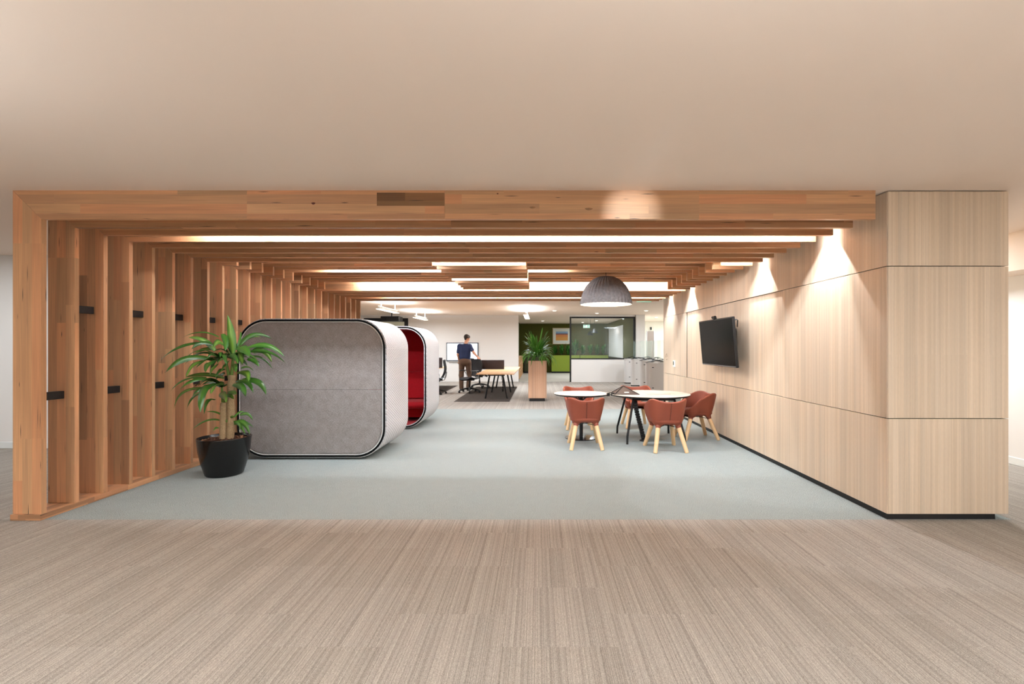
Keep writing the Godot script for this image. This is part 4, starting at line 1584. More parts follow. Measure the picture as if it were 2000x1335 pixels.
func office_behind() -> void:
	var t := desk(Vector3(-1.13, 0, -14.87), 1.0, 4.35, "long bench desk with pale top and black splayed legs beside the walking person")
	var dv := thing("desk_divider", Vector3(-1.45, 0.69, -15.25), "dark brown fabric divider screen standing on the long bench desk", "desk divider")
	part("screen_panel", bx(Vector3(0, 0.145, 0), Vector3(0.76, 0.29, 0.03), 0.008), M.divider, dv)
	for x in [-0.25, 0.25]:
		part("clamp", bx(Vector3(x, 0.006, 0), Vector3(0.05, 0.012, 0.06), 0.002), M.black, dv)
	var r := thing("desk_cable_spine", Vector3(-1.1, 0, -15.1), "black ribbed cable spine under the long bench desk", "cable riser")
	for i in 15:
		var s := Sh.new()
		s.box(Vector3(0.02 * sin(i * 0.4), 0.02 + i * 0.041, 0), Vector3(0.075 if i % 2 else 0.06, 0.026, 0.06), 0.005)
		part("link", s, M.black, r)
	part("core", bx(Vector3(0, 0.3, 0), Vector3(0.022, 0.58, 0.022)), M.black, r)
	desk(Vector3(-3.78, 0, -14.87), 1.05, 4.9, "bench desk mostly hidden behind the seating pods")
	var dv2 := thing("desk_divider", Vector3(-3.55, 0.69, -16.1), "dark divider screen on the desk hidden behind the seating pods", "desk divider")
	part("screen_panel", bx(Vector3(0, 0.175, 0), Vector3(0.72, 0.34, 0.03), 0.008), M.divider, dv2)
	for x in [-0.25, 0.25]:
		part("clamp", bx(Vector3(x, 0.006, 0), Vector3(0.05, 0.012, 0.06), 0.002), M.black, dv2)
	var a := task_chair(Vector3(-2.1, 0, -14.8), 2.356, "black mesh office chair held by the walking person, beside the long desk")
	copy_of(a, Vector3(-2.0, 0, -16.5), -1.2, "black mesh office chair facing the far part of the long desk")
	copy_of(a, Vector3(-3.05, 0, -14.3), 1.7, "black mesh office chair mostly hidden behind the seating pods")
	# wall display
	var m := thing("wall_display", Vector3(-3.035, 1.195, -19.4), "bright white wall display with grey frame behind the walking person", "display")
	part("case", bx(Vector3(0, 0, 0.03), Vector3(1.28, 0.735, 0.05), 0.006), mat(rgb(58, 62, 72), 0.45), m)
	part("screen", bx(Vector3(0, 0, 0.0555), Vector3(1.21, 0.665, 0.002)), M.display_glow, m)
	part("pen_tray", bx(Vector3(-0.3, -0.4, 0.04), Vector3(0.5, 0.03, 0.06), 0.006), mat(rgb(190, 186, 184), 0.5), m)
	# doorway with black frame, and the black unit on the ceiling before it
	var d := struct("door_1", bx(Vector3(-5.285, 1.27, -19.385), Vector3(0.14, 2.54, 0.07)), M.black)
	part("frame_head", bx(Vector3(-6.1, 2.47, -19.385), Vector3(1.49, 0.14, 0.07)), M.black, d)
	part("frame_jamb", bx(Vector3(-6.915, 1.27, -19.385), Vector3(0.14, 2.54, 0.07)), M.black, d)
	part("door_leaf", bx(Vector3(-6.1, 1.2, -19.375), Vector3(1.49, 2.4, 0.04)), mat(rgb(226, 228, 206), 0.5), d)
	part("push_plate", bx(Vector3(-5.5, 1.05, -19.345), Vector3(0.08, 0.3, 0.01), 0.002), M.alu, d)
	var pr := thing("ceiling_projector", Vector3(-5.45, 2.33, -18.0), "flat black projector box hung from the office ceiling", "projector")
	part("case", bx(Vector3(0, 0.1, 0), Vector3(0.69, 0.18, 0.5), 0.02), M.black, pr)
	var s := Sh.new()
	s.tube([Vector3(0, 0.18, 0), Vector3(0, TOP - 2.33, 0)], 0.02, 10)
	part("mount_pole", s, M.black, pr)
	s = Sh.new()
	s.tube([Vector3(-0.2, 0.09, 0.24), Vector3(-0.2, 0.09, 0.27)], 0.05, 16)
	part("lens", s, M.black_gloss, pr)
	# round recessed lights
	var say := ["above the corridor to the green room", "in front of the glazed room", "above the glazed room door", "inside the glazed room by its window", "deep inside the glazed room", "over the lime planter", "above the turnstiles", "in the lobby ceiling"]
	var px := [[1083, 606], [1166, 611], [1149, 620.5], [1165, 625.5], [1138, 629], [1060, 626], [1262, 606], [1282, 619]]
	for k in px.size():
		var dd: float = (TOP - EYE) * F / (VY - px[k][1])
		var p := P(px[k][0], px[k][1], dd)
		var o := thing("recessed_downlight", Vector3(p.x, TOP, p.z), "round recessed downlight " + say[k], "downlight", "round recessed downlights")
		s = Sh.new()
		s.lathe([Vector2(0.085, 0.0), Vector2(0.085, -0.006), Vector2(0.065, -0.01), Vector2(0.06, 0.0)], 24, true)
		part("trim_ring", s, M.white_plastic, o)
		s = Sh.new()
		s.lathe([Vector2(0.0, -0.014), Vector2(0.05, -0.014), Vector2(0.062, -0.008), Vector2(0.062, -0.001)], 20, true)
		part("lamp_glow", s, M.downlight_glow, o)
		area(o, "downlight_glow", Vector3(0, -0.017, 0), Vector3.DOWN, Vector3.RIGHT, 0.11, 0.11, 2.2, PLAIN)
	# timber planter with a bushy plant
	var pl := thing("timber_planter", Vector3(-0.017, 0, -12.62), "tall square timber planter box on a black plinth beyond the portal", "planter")
	part("plinth", bx(Vector3(-0.01, 0.04, 0), Vector3(0.4, 0.08, 0.4)), M.plinth, pl)
	for k in 4:
		s = Sh.new()
		var q := Basis(Vector3.UP, PI / 2 * k)
		s.X = Transform3D(q, q * Vector3(0, 0.555, 0.226))
		s.box(Vector3.ZERO, Vector3(0.47 if k % 2 == 0 else 0.434, 0.95, 0.018), 0.0015, 1, Vector2(0.3 * k + 0.1, 0.4))
		part("side_panel", s, M.planter, pl)
	part("soil", bx(Vector3(0, 0.98, 0), Vector3(0.43, 0.04, 0.43)), M.soil, pl)
	var bush := thing("planter_shrub", Vector3(-0.017, 1.0, -12.62), "bushy green strap leaved plant growing out of the timber planter", "plant")
	rng.seed = 21
	for k in 170:
		var az := rng.randf() * TAU
		var lift := rng.randf()
		var ln := rng.randf_range(0.42, 0.66)
		var o := Vector3(cos(az), 0, sin(az))
		var a0 := o * 0.05 + Vector3(0, 0.12 + 0.2 * lift, 0)
		var up := lerpf(-0.05, 0.95, lift)
		var mid := a0 + o * ln * (0.62 - 0.35 * lift) + Vector3(0, ln * (0.25 + 0.5 * up), 0)
		var tip := a0 + o * ln * (0.8 - 0.4 * lift) + Vector3(0, ln * (up - 0.4 * (1 - lift)), 0)
		part("leaf", leaf_mesh(a0, mid, tip, rng.randf_range(0.04, 0.06), o.cross(Vector3.UP), 0.25, rng.randf_range(1.1, 2.4)), M.leaf, bush)

# ------------------------------------------------------------------ green room behind the corridor
func small_plant(at: Vector3, sz: float, label: String, n := 44) -> void:
	var t := thing("small_leafy_plant", at, label, "plant", "plants in the lime planters")
	var s := Sh.new()
	for k in n:
		var az := rng.randf() * TAU
		var lift := rng.randf()
		var o := Vector3(cos(az), 0, sin(az))
		var a := Vector3(0, sz * rng.randf_range(0.0, 0.45), 0)
		var l := leaf_mesh(a, a + o * sz * 0.22 + Vector3(0, sz * (0.2 + 0.5 * lift), 0), a + o * sz * (0.36 - 0.16 * lift) + Vector3(0, sz * (0.1 + 0.5 * lift), 0), sz * 0.13, o.cross(Vector3.UP), 0.1, rng.randf_range(0.8, 1.5))
		var b := s.V.size()
		s.V.append_array(l.V)
		s.N.append_array(l.N)
		s.U.append_array(l.U)
		s.C.append_array(l.C)
		for i in l.I:
			s.I.append(i + b)
	part("foliage", s, M.leaf, t)
	s = Sh.new()
	s.tube([Vector3(0, 0.0, 0), Vector3(0, sz * 0.5, 0)], 0.012, 6)
	part("stem", s, mat(rgb(80, 92, 40), 0.7), t)

func exit_sign(at: Vector3, w: float, h: float, label: String) -> void:
	var t := thing("exit_sign", at, label, "exit sign")
	part("case", bx(Vector3.ZERO, Vector3(w, h, 0.04), 0.004), M.white_plastic, t)
	part("sign_face", bx(Vector3(0, 0, 0.021), Vector3(w * 0.97, h * 0.9, 0.002)), M.green_sign, t)
	var s := Sh.new()
	# running figure and door
	s.X = Transform3D(Basis(), Vector3(0, 0, 0.0235))
	var u := h * 0.5
	s.box(Vector3(w * 0.03, 0, 0), Vector3(w * 0.13, h * 0.66, 0.001))
	s.tube([Vector3(-w * 0.1, u * 0.42, 0.001), Vector3(-w * 0.1, u * 0.44, 0.001)], h * 0.09, 10)
	s.tube([Vector3(-w * 0.1, u * 0.25, 0.0), Vector3(-w * 0.13, -u * 0.15, 0.0), Vector3(-w * 0.06, -u * 0.4, 0.0), Vector3(-w * 0.09, -u * 0.6, 0.0)], h * 0.06, 6)
	s.tube([Vector3(-w * 0.13, -u * 0.15, 0.0), Vector3(-w * 0.19, -u * 0.45, 0.0), Vector3(-w * 0.24, -u * 0.42, 0.0)], h * 0.05, 6)
	for e in [-1, 1]:
		s.prism(PackedVector2Array([Vector2(e * w * 0.45, 0), Vector2(e * w * 0.36, h * 0.26), Vector2(e * w * 0.36, h * 0.1), Vector2(e * w * 0.27, h * 0.1), Vector2(e * w * 0.27, -h * 0.1), Vector2(e * w * 0.36, -h * 0.1), Vector2(e * w * 0.36, -h * 0.26)]), 0.0, 0.001)
	part("sign_symbol", s, M.sign_white, t)
	for x in [-w * 0.35, w * 0.35]:
		s = Sh.new()
		s.tube([Vector3(x, h / 2, 0), Vector3(x, TOP - at.y, 0)], 0.006, 6)
		part("hanger", s, M.white_plastic, t)

func green_room() -> void:
	exit_sign(Vector3((1257.5 - VX) * 12.0 / F, EYE + (VY - 584) * 12.0 / F, -12.0), 0.37, 0.16, "green and white exit sign hanging behind the last portal beam")
	exit_sign(Vector3((1145.5 - VX) * 22.5 / F, EYE + (VY - 637) * 22.5 / F, -22.5), 0.32, 0.16, "green exit sign inside the glazed room, standing for one reflected in its glass")  # solid sign standing in for a reflection in the window glass
	# low bookshelf along the corridor
	var t := thing("low_bookshelf", Vector3(-0.9, 0, -23.0), "low open timber bookshelf along the corridor wall", "bookshelf")
	for y in [0.03, 0.34, 0.64, 0.93]:
		part("shelf_board", bx(Vector3(0, y, 0), Vector3(0.22, 0.025, 4.0), 0.002, 2), M.desk, t)
	for z in [-2.0, -1.0, 0.0, 1.0, 2.0]:
		part("upright", bx(Vector3(0, 0.475, z), Vector3(0.22, 0.93, 0.025), 0.002), M.desk, t)
	rng.seed = 33
	var cols := [rgb(60, 40, 36), rgb(92, 66, 50), rgb(40, 44, 50), rgb(120, 100, 80)]
	for sh in 3:
		for b in 4:
			for k in 3:
				var hh := rng.randf_range(0.17, 0.24)
				var o := thing("book", Vector3(-0.9, [0.0425, 0.3525, 0.6525][sh], -23.0 - 2.0 + b * 1.0 + 0.2 + k * 0.09), "book standing on the low bookshelf in the corridor", "book", "books on the low bookshelf")
				part("cover", bx(Vector3(0, hh / 2, 0), Vector3(0.15, hh, 0.05), 0.003), mat(cols[rng.randi() % 4], 0.7), o)
				part("pages", bx(Vector3(-0.003, hh / 2 + 0.0005, 0), Vector3(0.146, hh - 0.008, 0.036)), M.cream, o)
	# dark cabinet and lime planters against the green wall
	for q in [[-0.6, 0.55], [0.72, 1.5], [2.25, 1.5]]:
		var p := thing("lime_planter", Vector3(q[0] + q[1] / 2 if q[0] > 0 else q[0] + 0.3, 0, -26.05), "", "planter")
		if q[0] < 0:
			p.set_meta("label", "dark olive cabinet standing against the green wall")
			p.set_meta("category", "cabinet")
			p.name = "olive_cabinet"
			part("body", bx(Vector3(0, 0.5, 0), Vector3(0.9, 0.84, 0.5), 0.004), mat(rgb(58, 60, 22), 0.6), p)
			part("plinth", bx(Vector3(0, 0.04, 0.02), Vector3(0.88, 0.08, 0.44)), M.plinth, p)
			continue
		p.set_meta("label", "lime green planter cabinet under the framed print" if q[0] < 1 else "lime green planter cabinet inside the glazed room")
		part("body", bx(Vector3(0, 0.51, 0), Vector3(q[1], 0.86, 0.5), 0.004), M.lime, p)
		part("plinth", bx(Vector3(0, 0.04, 0.02), Vector3(q[1] - 0.02, 0.08, 0.44)), M.plinth, p)
		part("soil", bx(Vector3(0, 0.942, 0), Vector3(q[1] - 0.1, 0.012, 0.4)), M.soil, p)
	rng.seed = 44
	var xs := [0.9, 1.27, 1.62, 1.98, 2.42, 2.8, 3.18, 3.52]
	for k in xs.size():
		small_plant(Vector3(xs[k], 0.949, -26.05 + 0.05 * (k % 3)), 0.85 if k == 3 else rng.randf_range(0.56, 0.68), ["bushy plant at the corridor end of the lime planter", "second bushy plant of the lime planter, below the framed print", "third bushy plant of the lime planter, by the black window post", "tall pointed plant just behind the window of the glazed room", "plant at the near end of the planter inside the glazed room", "second plant of the planter inside the glazed room", "third plant of the planter inside the glazed room", "plant by the whiteboard at the end of the planter"][k])
	# framed print
	var f := thing("framed_print", Vector3(1.30, 1.98, -26.49), "framed print of an orange field under a blue sky on the green wall", "picture")
	part("frame", bx(Vector3(0, 0, 0.012), Vector3(1.02, 0.9, 0.024), 0.003), mat(rgb(206, 178, 130), 0.5), f)
	part("mount", bx(Vector3(0, 0, 0.0245), Vector3(0.95, 0.83, 0.003)), M.cream, f)
	var ys := [[-0.24, -0.06, rgb(234, 156, 30)], [-0.06, 0.06, rgb(228, 136, 36)], [0.06, 0.1, rgb(196, 92, 44)], [0.1, 0.15, rgb(88, 58, 92)], [0.15, 0.25, rgb(140, 172, 204)]]
	for q in ys:
		part("print_band", bx(Vector3(0, (q[0] + q[1]) / 2, 0.0268), Vector3(0.66, q[1] - q[0], 0.0015)), mat(q[2], 0.7), f)
	part("glazing", bx(Vector3(0, 0, 0.0295), Vector3(0.95, 0.83, 0.002)), M.glass, f)
	# glazed room front
	var g := struct("window_1", bx(Vector3(1.285, 1.295, -19.2), Vector3(0.06, 2.59, 0.06)), M.black)
	part("frame_post", bx(Vector3(3.815, 1.295, -19.2), Vector3(0.07, 2.59, 0.06)), M.black, g)
	part("frame_head", bx(Vector3(2.55, 2.56, -19.2), Vector3(2.46, 0.06, 0.06)), M.black, g)
	part("frame_sill", bx(Vector3(2.55, 0.92, -19.2), Vector3(2.46, 0.05, 0.06)), M.black, g)
	part("pane", bx(Vector3(1.93, 1.74, -19.2), Vector3(1.22, 1.58, 0.008)), M.glass, g)
	part("pane", bx(Vector3(3.16, 1.74, -19.2), Vector3(1.225, 1.58, 0.008)), M.glass, g)
	part("apron_panel", bx(Vector3(2.55, 0.4475, -19.2), Vector3(2.46, 0.895, 0.05)), M.white_paint, g)
	part("head_filler", bx(Vector3(2.55, 2.626, -19.2), Vector3(2.6, 0.07, 0.05)), M.white_paint, g)
	var side := wall_box("wall_glazed_side", 3.8, 3.87, 19.24, 26.5, M.green_wall)
	var wb := thing("whiteboard", Vector3(3.795, 1.62, -23.7), "white glossy board on the side wall of the glazed room", "whiteboard")
	part("board", bx(Vector3(-0.01, 0, 0), Vector3(0.02, 1.5, 4.3), 0.003), M.white_plastic, wb)
	part("pen_ledge", bx(Vector3(-0.03, -0.74, 0), Vector3(0.06, 0.02, 4.3), 0.003), M.black, wb)
	# pair of black cone pendants
	for q in [[1161, 640, 646, 21.5, "front black cone pendant lamp inside the glazed room"], [1153, 642, 650, 22.6, "rear black cone pendant lamp inside the glazed room"]]:
		var dd: float = q[3]
		var at := P(q[0], q[2] + 4, dd)
		var pn := thing("cone_pendant", at, q[4], "pendant lamp", "black cone pendants")
		var s := Sh.new()
		s.lathe([Vector2(0.155, 0.0), Vector2(0.15, 0.02), Vector2(0.075, 0.16), Vector2(0.03, 0.2), Vector2(0.0, 0.2)], 28)
		s.lathe([Vector2(0.15, 0.002), Vector2(0.07, 0.155), Vector2(0.0, 0.18)], 28, true)
		part("shade", s, M.black, pn)
		s = Sh.new()
		s.lathe([Vector2(0.0, 0.02), Vector2(0.12, 0.02), Vector2(0.11, 0.04)], 20, true)
		part("lamp_glow", s, M.bulb_glow, pn)
		s = Sh.new()
		s.tube([Vector3(0, 0.2, 0), Vector3(0, TOP - at.y, 0)], 0.006, 6)
		part("cord", s, M.black, pn)
		area(pn, "pendant_light", Vector3(0, 0.012, 0), Vector3.DOWN, Vector3.RIGHT, 0.2, 0.2, 0.8, PLAIN)

# ------------------------------------------------------------------ lobby with turnstiles
func lobby() -> void:
	var ds := [18.5, 17.2, 15.7, 13.6]
	var say := ["fourth", "third", "second", "first"]
	for k in 4:
		var d: float = ds[k]
		var x0 := 3.3 if k < 3 else 3.02
		var t := thing("speed_gate", Vector3(x0 + 0.6, 0, -d), "stainless steel turnstile cabinet with rounded end, %s from the veneer wall" % say[k], "turnstile", "lobby turnstiles")
		var o := PackedVector2Array()
		var hw := 0.13
		for i in 13:
			var a := PI / 2 + PI * i / 12
			o.append(Vector2(-0.47 + cos(a) * hw, sin(a) * hw))
		for i in 13:
			var a := -PI / 2 + PI * i / 12
			o.append(Vector2(0.47 + cos(a) * hw, sin(a) * hw))
		var s := Sh.new()
		s.X = Transform3D(Basis(Vector3(1, 0, 0), Vector3(0, 0, 1), Vector3(0, 1, 0)), Vector3.ZERO)
		s.band(o, 0.04, 0.95)
		s.fill(o, 0.95, 1)
		part("cabinet", s, M.stainless, t)
		s = Sh.new()
		s.X = Transform3D(Basis(Vector3(1, 0, 0), Vector3(0, 0, 1), Vector3(0, 1, 0)), Vector3.ZERO)
		s.band(o, 0.0, 0.04)
		part("kick_base", s, M.black, t)
		# sloped black lid over the top
		s = Sh.new()
		s.prism(PackedVector2Array([Vector2(-0.6, 0.95), Vector2(-0.32, 1.03), Vector2(0.0, 0.965), Vector2(0.32, 1.03), Vector2(0.6, 0.95), Vector2(0.32, 1.012), Vector2(0.0, 0.95), Vector2(-0.32, 1.012)]), -0.13, 0.13)
		part("lid", s, M.black, t)
		part("reader", bx(Vector3(-0.42, 0.975, 0), Vector3(0.12, 0.012, 0.12), 0.003), M.black_gloss, t)
		for y in [0.82, 0.25]:
			part("lock_slot", bx(Vector3(-0.42, y, 0.1305), Vector3(0.16 if k == 2 else 0.05, 0.022, 0.004)), M.black, t)
		part("glass_wing", bx(Vector3(0.1, 1.3, 0), Vector3(0.72, 0.62, 0.012), 0.003), M.glass_wing, t)
		for x in [-0.16, 0.36]:
			part("wing_clamp", bx(Vector3(x, 1.0, 0), Vector3(0.06, 0.08, 0.04), 0.004), M.alu, t)
	var e := thing("lobby_lift_door", Vector3(5.57, 0, -23.99), "tall narrow grey lift door in the cream lobby wall", "lift door")
	part("leaf_panel", bx(Vector3(0, 1.08, 0.02), Vector3(0.32, 2.16, 0.03), 0.002), mat(rgb(140, 126, 116), 0.4, 0.4), e)
	part("door_trim", bx(Vector3(-0.18, 1.09, 0.02), Vector3(0.03, 2.18, 0.05)), M.alu, e)
	part("door_trim", bx(Vector3(0.18, 1.09, 0.02), Vector3(0.03, 2.18, 0.05)), M.alu, e)
	var c := thing("lobby_camera", Vector3(5.57, 2.3, -23.99), "little black security camera on the lobby wall above the lift door", "camera")
	part("bracket", bx(Vector3(0, 0.05, 0.03), Vector3(0.05, 0.03, 0.06), 0.004), M.black, c)
	part("body", bx(Vector3(0.01, 0, 0.09), Vector3(0.06, 0.14, 0.1), 0.01), M.black, c)

# ------------------------------------------------------------------ the person walking past the display
class Field:
	var lo: Vector3
	var n: Vector3i
	var h: float
	var d := PackedFloat32Array()
	func _init(a: Vector3, b: Vector3, cell: float) -> void:
		lo = a
		h = cell
		n = Vector3i(((b - a) / cell).ceil()) + Vector3i.ONE
		d.resize(n.x * n.y * n.z)
		d.fill(1.0)
	func bone(a: Vector3, b: Vector3, ra: float, rb: float, k: float, flat := Vector3.ONE) -> void:
		var m := maxf(ra, rb) * 1.4 + k + 2.0 * h
		var p0 := Vector3i(((a.min(b) - lo - Vector3.ONE * m) / h).floor()).clamp(Vector3i.ZERO, n - Vector3i.ONE)
		var p1 := Vector3i(((a.max(b) - lo + Vector3.ONE * m) / h).ceil()).clamp(Vector3i.ZERO, n - Vector3i.ONE)
		var ab := (b - a) * flat
		var ll := maxf(ab.length_squared(), 1e-9)
		for z in range(p0.z, p1.z + 1):
			for y in range(p0.y, p1.y + 1):
				var at := (z * n.y + y) * n.x
				for x in range(p0.x, p1.x + 1):
					var p := (lo + Vector3(x, y, z) * h - a) * flat
					var t := clampf(p.dot(ab) / ll, 0.0, 1.0)
					var v := (p - ab * t).length() - lerpf(ra, rb, t)
					var o := d[at + x]
					var e := maxf(k - absf(o - v), 0.0) / k
					d[at + x] = minf(o, v) - e * e * k * 0.25
	func into(s) -> void:
		var id := PackedInt32Array()
		id.resize(n.x * n.y * n.z)
		id.fill(-1)
		var off := [0, 1, n.x, n.x + 1, n.x * n.y, n.x * n.y + 1, n.x * n.y + n.x, n.x * n.y + n.x + 1]
		for z in n.z - 1:
			for y in n.y - 1:
				for x in n.x - 1:
					var at := (z * n.y + y) * n.x + x
					var neg := 0
					for o in off:
						if d[at + o] < 0.0:
							neg += 1
					if neg == 0 or neg == 8:
						continue
					var sum := Vector3.ZERO
					var c := 0
					for i in 8:
						for b in [1, 2, 4]:
							if i & b == 0:
								var va := d[at + off[i]]
								var vb := d[at + off[i | b]]
								if (va < 0.0) != (vb < 0.0):
									var pa := Vector3(i & 1, (i >> 1) & 1, i >> 2)
									var pb := Vector3((i | b) & 1, ((i | b) >> 1) & 1, (i | b) >> 2)
									sum += pa.lerp(pb, va / (va - vb))
									c += 1
					var q := sum / c
					var g := Vector3(d[at + 1] - d[at] + d[at + off[7]] - d[at + off[6]], d[at + off[2]] - d[at] + d[at + off[7]] - d[at + off[5]], d[at + off[4]] - d[at] + d[at + off[7]] - d[at + off[3]])
					id[at] = s.pt(lo + (Vector3(x, y, z) + q) * h, g.normalized() if g.length() > 1e-9 else Vector3.UP, Vector2.ZERO)
		var st := [1, n.x, n.x * n.y]
		for z in range(1, n.z - 1):
			for y in range(1, n.y - 1):
				for x in range(1, n.x - 1):
					var at := (z * n.y + y) * n.x + x
					var inside := d[at] < 0.0
					for ax in 3:
						if inside != (d[at + st[ax]] < 0.0):
							var u: int = st[(ax + 1) % 3]
							var v: int = st[(ax + 2) % 3]
							var a := id[at]
							var b := id[at - u]
							var c := id[at - u - v]
							var e := id[at - v]
							if a < 0 or b < 0 or c < 0 or e < 0:
								continue
							s.tri(a, b, c)
							s.tri(a, c, e)

func walker() -> void:
	var base := Vector3(-2.33, 0, -15.42)
	var t := thing("person", base, "person in navy T-shirt and brown trousers seen from behind, one hand on an office chair", "person")
	# joints; +x right, -z away from the camera (the person looks away and to the right)
	var pelvis := Vector3(-0.01, 0.93, 0)
	var chest := Vector3(-0.02, 1.28, -0.02)
	var neck := Vector3(0.02, 1.5, -0.03)
	var head := Vector3(0.05, 1.66, -0.05)
	var sl := Vector3(-0.175, 1.42, 0.0)
	var sr := Vector3(0.145, 1.42, -0.03)
	var el := Vector3(-0.225, 1.15, 0.03)
	var wl := Vector3(-0.2, 0.93, -0.06)
	var er := Vector3(0.3, 1.2, 0.1)
	var wr := Vector3(0.45, 1.065, 0.29)
	var hl := Vector3(-0.1, 0.9, 0)
	var hr := Vector3(0.09, 0.9, -0.01)
	var kl := Vector3(-0.125, 0.49, -0.02)
	var kr := Vector3(0.125, 0.49, -0.08)
	var al := Vector3(-0.115, 0.085, 0.02)
	var ar := Vector3(0.11, 0.1, 0.06)
	var skin := mat(rgb(206, 152, 124), 0.6)
	var f := Field.new(Vector3(-0.36, 0.0, -0.26), Vector3(0.56, 1.62, 0.38), 0.0125)
	for q in [[pelvis, chest, 0.085, 0.09], [chest, neck, 0.085, 0.05], [neck, head, 0.05, 0.052], [sl, sr, 0.05, 0.05], [sl, el, 0.045, 0.036], [el, wl, 0.036, 0.025], [sr, er, 0.045, 0.037], [er, wr, 0.037, 0.025], [hl, kl, 0.065, 0.048], [kl, al, 0.05, 0.034], [hr, kr, 0.065, 0.048], [kr, ar, 0.05, 0.034], [al, al + Vector3(0.0, -0.04, -0.1), 0.032, 0.028], [ar, ar + Vector3(0.02, -0.05, -0.09), 0.032, 0.028]]:
		f.bone(q[0], q[1], q[2], q[3], 0.03)
	var s := Sh.new()
	f.into(s)
	# head, turned to the right and bowed
	var look := Vector3(0.55, -0.25, -0.8).normalized()
	var rt := look.cross(Vector3.UP).normalized()
	var up := rt.cross(look)
	f = Field.new(head - Vector3(0.15, 0.17, 0.15), head + Vector3(0.15, 0.16, 0.15), 0.0055)
	f.bone(head + up * 0.03 - look * 0.015, head + up * 0.02 + look * 0.02, 0.082, 0.08, 0.03)
	f.bone(head + up * -0.03 + look * 0.03, head + up * -0.075 + look * 0.055, 0.062, 0.034, 0.03)
	f.bone(head + up * 0.0 + look * 0.095, head + up * -0.03 + look * 0.112, 0.008, 0.013, 0.012)
	f.bone(head + up * -0.055 + look * 0.088 - rt * 0.016, head + up * -0.055 + look * 0.088 + rt * 0.016, 0.009, 0.009, 0.008)
	f.bone(head + up * -0.04 - look * 0.01, neck, 0.05, 0.052, 0.03)
	for sx in [-1.0, 1.0]:
		f.bone(head + rt * 0.08 * sx + up * 0.012, head + rt * 0.086 * sx + up * -0.028, 0.014, 0.009, 0.008)
		f.bone(head + rt * 0.032 * sx + look * 0.078 + up * 0.014, head + rt * 0.036 * sx + look * 0.077 + up * 0.013, 0.013, 0.012, 0.006)
	f.into(s)
	# hands: right on the chair back, left hanging
	for side in [0, 1]:
		var w: Vector3 = wl if side == 0 else wr
		var fore: Vector3 = (wl - el).normalized() if side == 0 else (wr - er).normalized()
		var across: Vector3 = fore.cross(Vector3(0, 0, 1)).normalized() if side == 0 else fore.cross(Vector3(0, 1, 0.3)).normalized()
		var palm: Vector3 = fore.cross(across).normalized()
		if palm.y > 0 and side == 1:
			palm = -palm
		f = Field.new(w - Vector3.ONE * 0.15, w + Vector3.ONE * 0.15, 0.0045)
		f.bone(w, w + fore * 0.03, 0.024, 0.026, 0.012)
		f.bone(w + fore * 0.035 - across * 0.02, w + fore * 0.075 - across * 0.026, 0.017, 0.015, 0.012)
		f.bone(w + fore * 0.035 + across * 0.02, w + fore * 0.075 + across * 0.026, 0.017, 0.015, 0.012)
		f.bone(w + fore * 0.03, w + fore * 0.08, 0.02, 0.016, 0.012)
		for k in 4:
			var o: Vector3 = w + fore * 0.078 + across * (0.028 - 0.0187 * k)
			var ln: float = [0.034, 0.04, 0.038, 0.03][k]
			var p1: Vector3 = o + (fore + palm * 0.45).normalized() * ln
			var p2: Vector3 = p1 + (fore * 0.35 + palm).normalized() * ln * 0.75
			var p3: Vector3 = p2 + (palm - fore * 0.25).normalized() * ln * 0.5
			f.bone(o, p1, 0.0088, 0.0084, 0.004)
			f.bone(p1, p2, 0.0084, 0.0078, 0.004)
			f.bone(p2, p3, 0.0078, 0.007, 0.004)
		var tb: Vector3 = w + fore * 0.028 + across * 0.026
		var t1: Vector3 = tb + (across * 0.8 + fore * 0.7 + palm * 0.4).normalized() * 0.042
		f.bone(tb, t1, 0.012, 0.0095, 0.006)
		f.bone(t1, t1 + (fore + palm * 0.6).normalized() * 0.03, 0.0095, 0.008, 0.004)
		f.into(s)
	part("body", s, skin, t)
	# T-shirt
	f = Field.new(Vector3(-0.36, 0.8, -0.26), Vector3(0.4, 1.56, 0.26), 0.0125)
	f.bone(Vector3(-0.07, 0.93, 0), Vector3(0.06, 0.93, 0), 0.125, 0.125, 0.04, Vector3(1, 1, 1.12))
	f.bone(Vector3(-0.075, 1.1, 0), Vector3(-0.085, 1.32, -0.01), 0.118, 0.122, 0.05, Vector3(1, 1, 1.1))
	f.bone(Vector3(0.06, 1.1, 0), Vector3(0.06, 1.32, -0.02), 0.118, 0.12, 0.05, Vector3(1, 1, 1.1))
	f.bone(sl, sr, 0.07, 0.07, 0.05)
	f.bone(chest, neck + Vector3(0, -0.035, 0), 0.12, 0.062, 0.04)
	f.bone(sl, sl.lerp(el, 0.72), 0.068, 0.06, 0.03)
	f.bone(sr, sr.lerp(er, 0.62), 0.066, 0.058, 0.03)
	s = Sh.new()
	f.into(s)
	part("t_shirt", s, mat(rgb(34, 46, 82), 0.9), t).set_meta("label", "navy T-shirt")
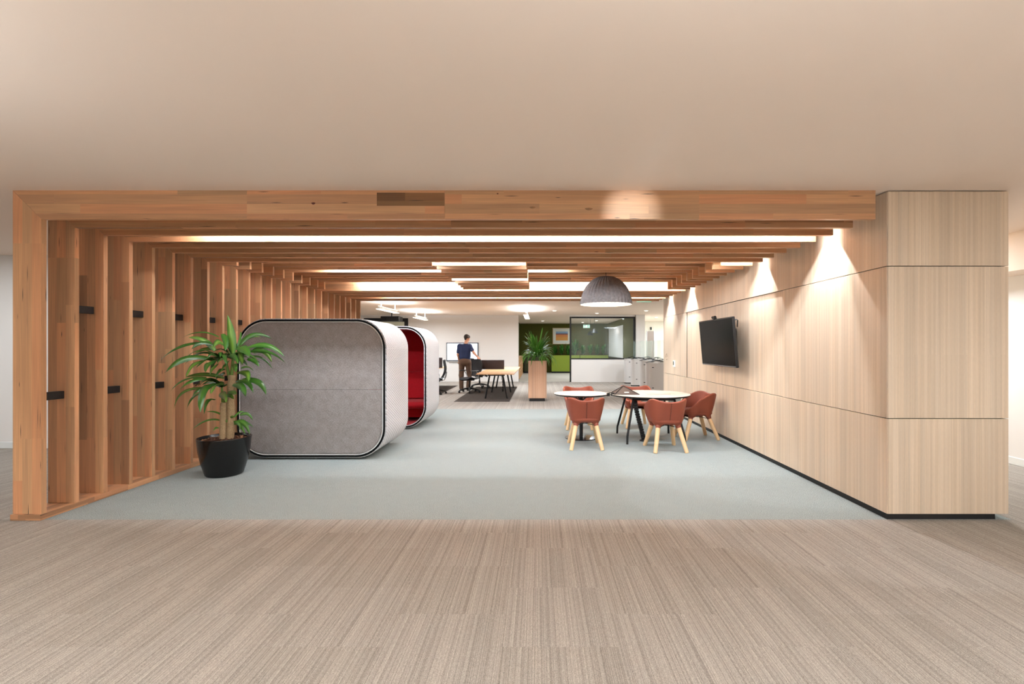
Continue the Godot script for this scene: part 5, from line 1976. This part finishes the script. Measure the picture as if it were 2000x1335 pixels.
	# trousers
	f = Field.new(Vector3(-0.3, 0.04, -0.24), Vector3(0.3, 1.04, 0.24), 0.0125)
	f.bone(Vector3(-0.06, 0.95, 0), Vector3(0.05, 0.95, 0), 0.118, 0.118, 0.04)
	f.bone(hl + Vector3(0, 0.0, 0.02), hr + Vector3(0, 0, 0.02), 0.105, 0.105, 0.04)
	f.bone(hl, kl, 0.102, 0.078, 0.035)
	f.bone(kl, al + Vector3(0, 0.0, 0), 0.078, 0.068, 0.03)
	f.bone(hr, kr, 0.102, 0.078, 0.035)
	f.bone(kr, ar + Vector3(0, 0.0, 0), 0.078, 0.068, 0.03)
	s = Sh.new()
	f.into(s)
	part("trousers", s, mat(rgb(96, 70, 52), 0.9), t).set_meta("label", "brown trousers")
	# shoes
	for q in [[al, Vector3(-0.02, 0, -1)], [ar, Vector3(0.2, 0, -0.97)]]:
		var a: Vector3 = q[0]
		var dir: Vector3 = q[1]
		f = Field.new(Vector3(a.x - 0.12, 0.0, a.z - 0.26), Vector3(a.x + 0.14, 0.16, a.z + 0.14), 0.01)
		var g := Vector3(a.x, 0.042, a.z)
		f.bone(g - dir * 0.05, g + dir * 0.16, 0.04, 0.038, 0.02)
		f.bone(g, g + Vector3(0, 0.045, 0), 0.042, 0.04, 0.02)
		s = Sh.new()
		f.into(s)
		part("shoe", s, mat(rgb(58, 48, 44), 0.7), t)
	# hair
	f = Field.new(head - Vector3(0.16, 0.12, 0.16), head + Vector3(0.16, 0.19, 0.16), 0.0065)
	f.bone(head + up * 0.05 - look * 0.03, head + up * 0.055 + look * 0.025, 0.086, 0.078, 0.03)
	f.bone(head - look * 0.06 + up * 0.02, head - look * 0.055 - up * 0.03, 0.05, 0.036, 0.03)
	for sx in [-1.0, 1.0]:
		f.bone(head + rt * 0.06 * sx - look * 0.02 + up * 0.03, head + rt * 0.068 * sx + look * 0.01 + up * 0.02, 0.03, 0.024, 0.02)
	s = Sh.new()
	f.into(s)
	part("hair", s, mat(rgb(38, 28, 24), 0.7), t).set_meta("label", "short dark hair")
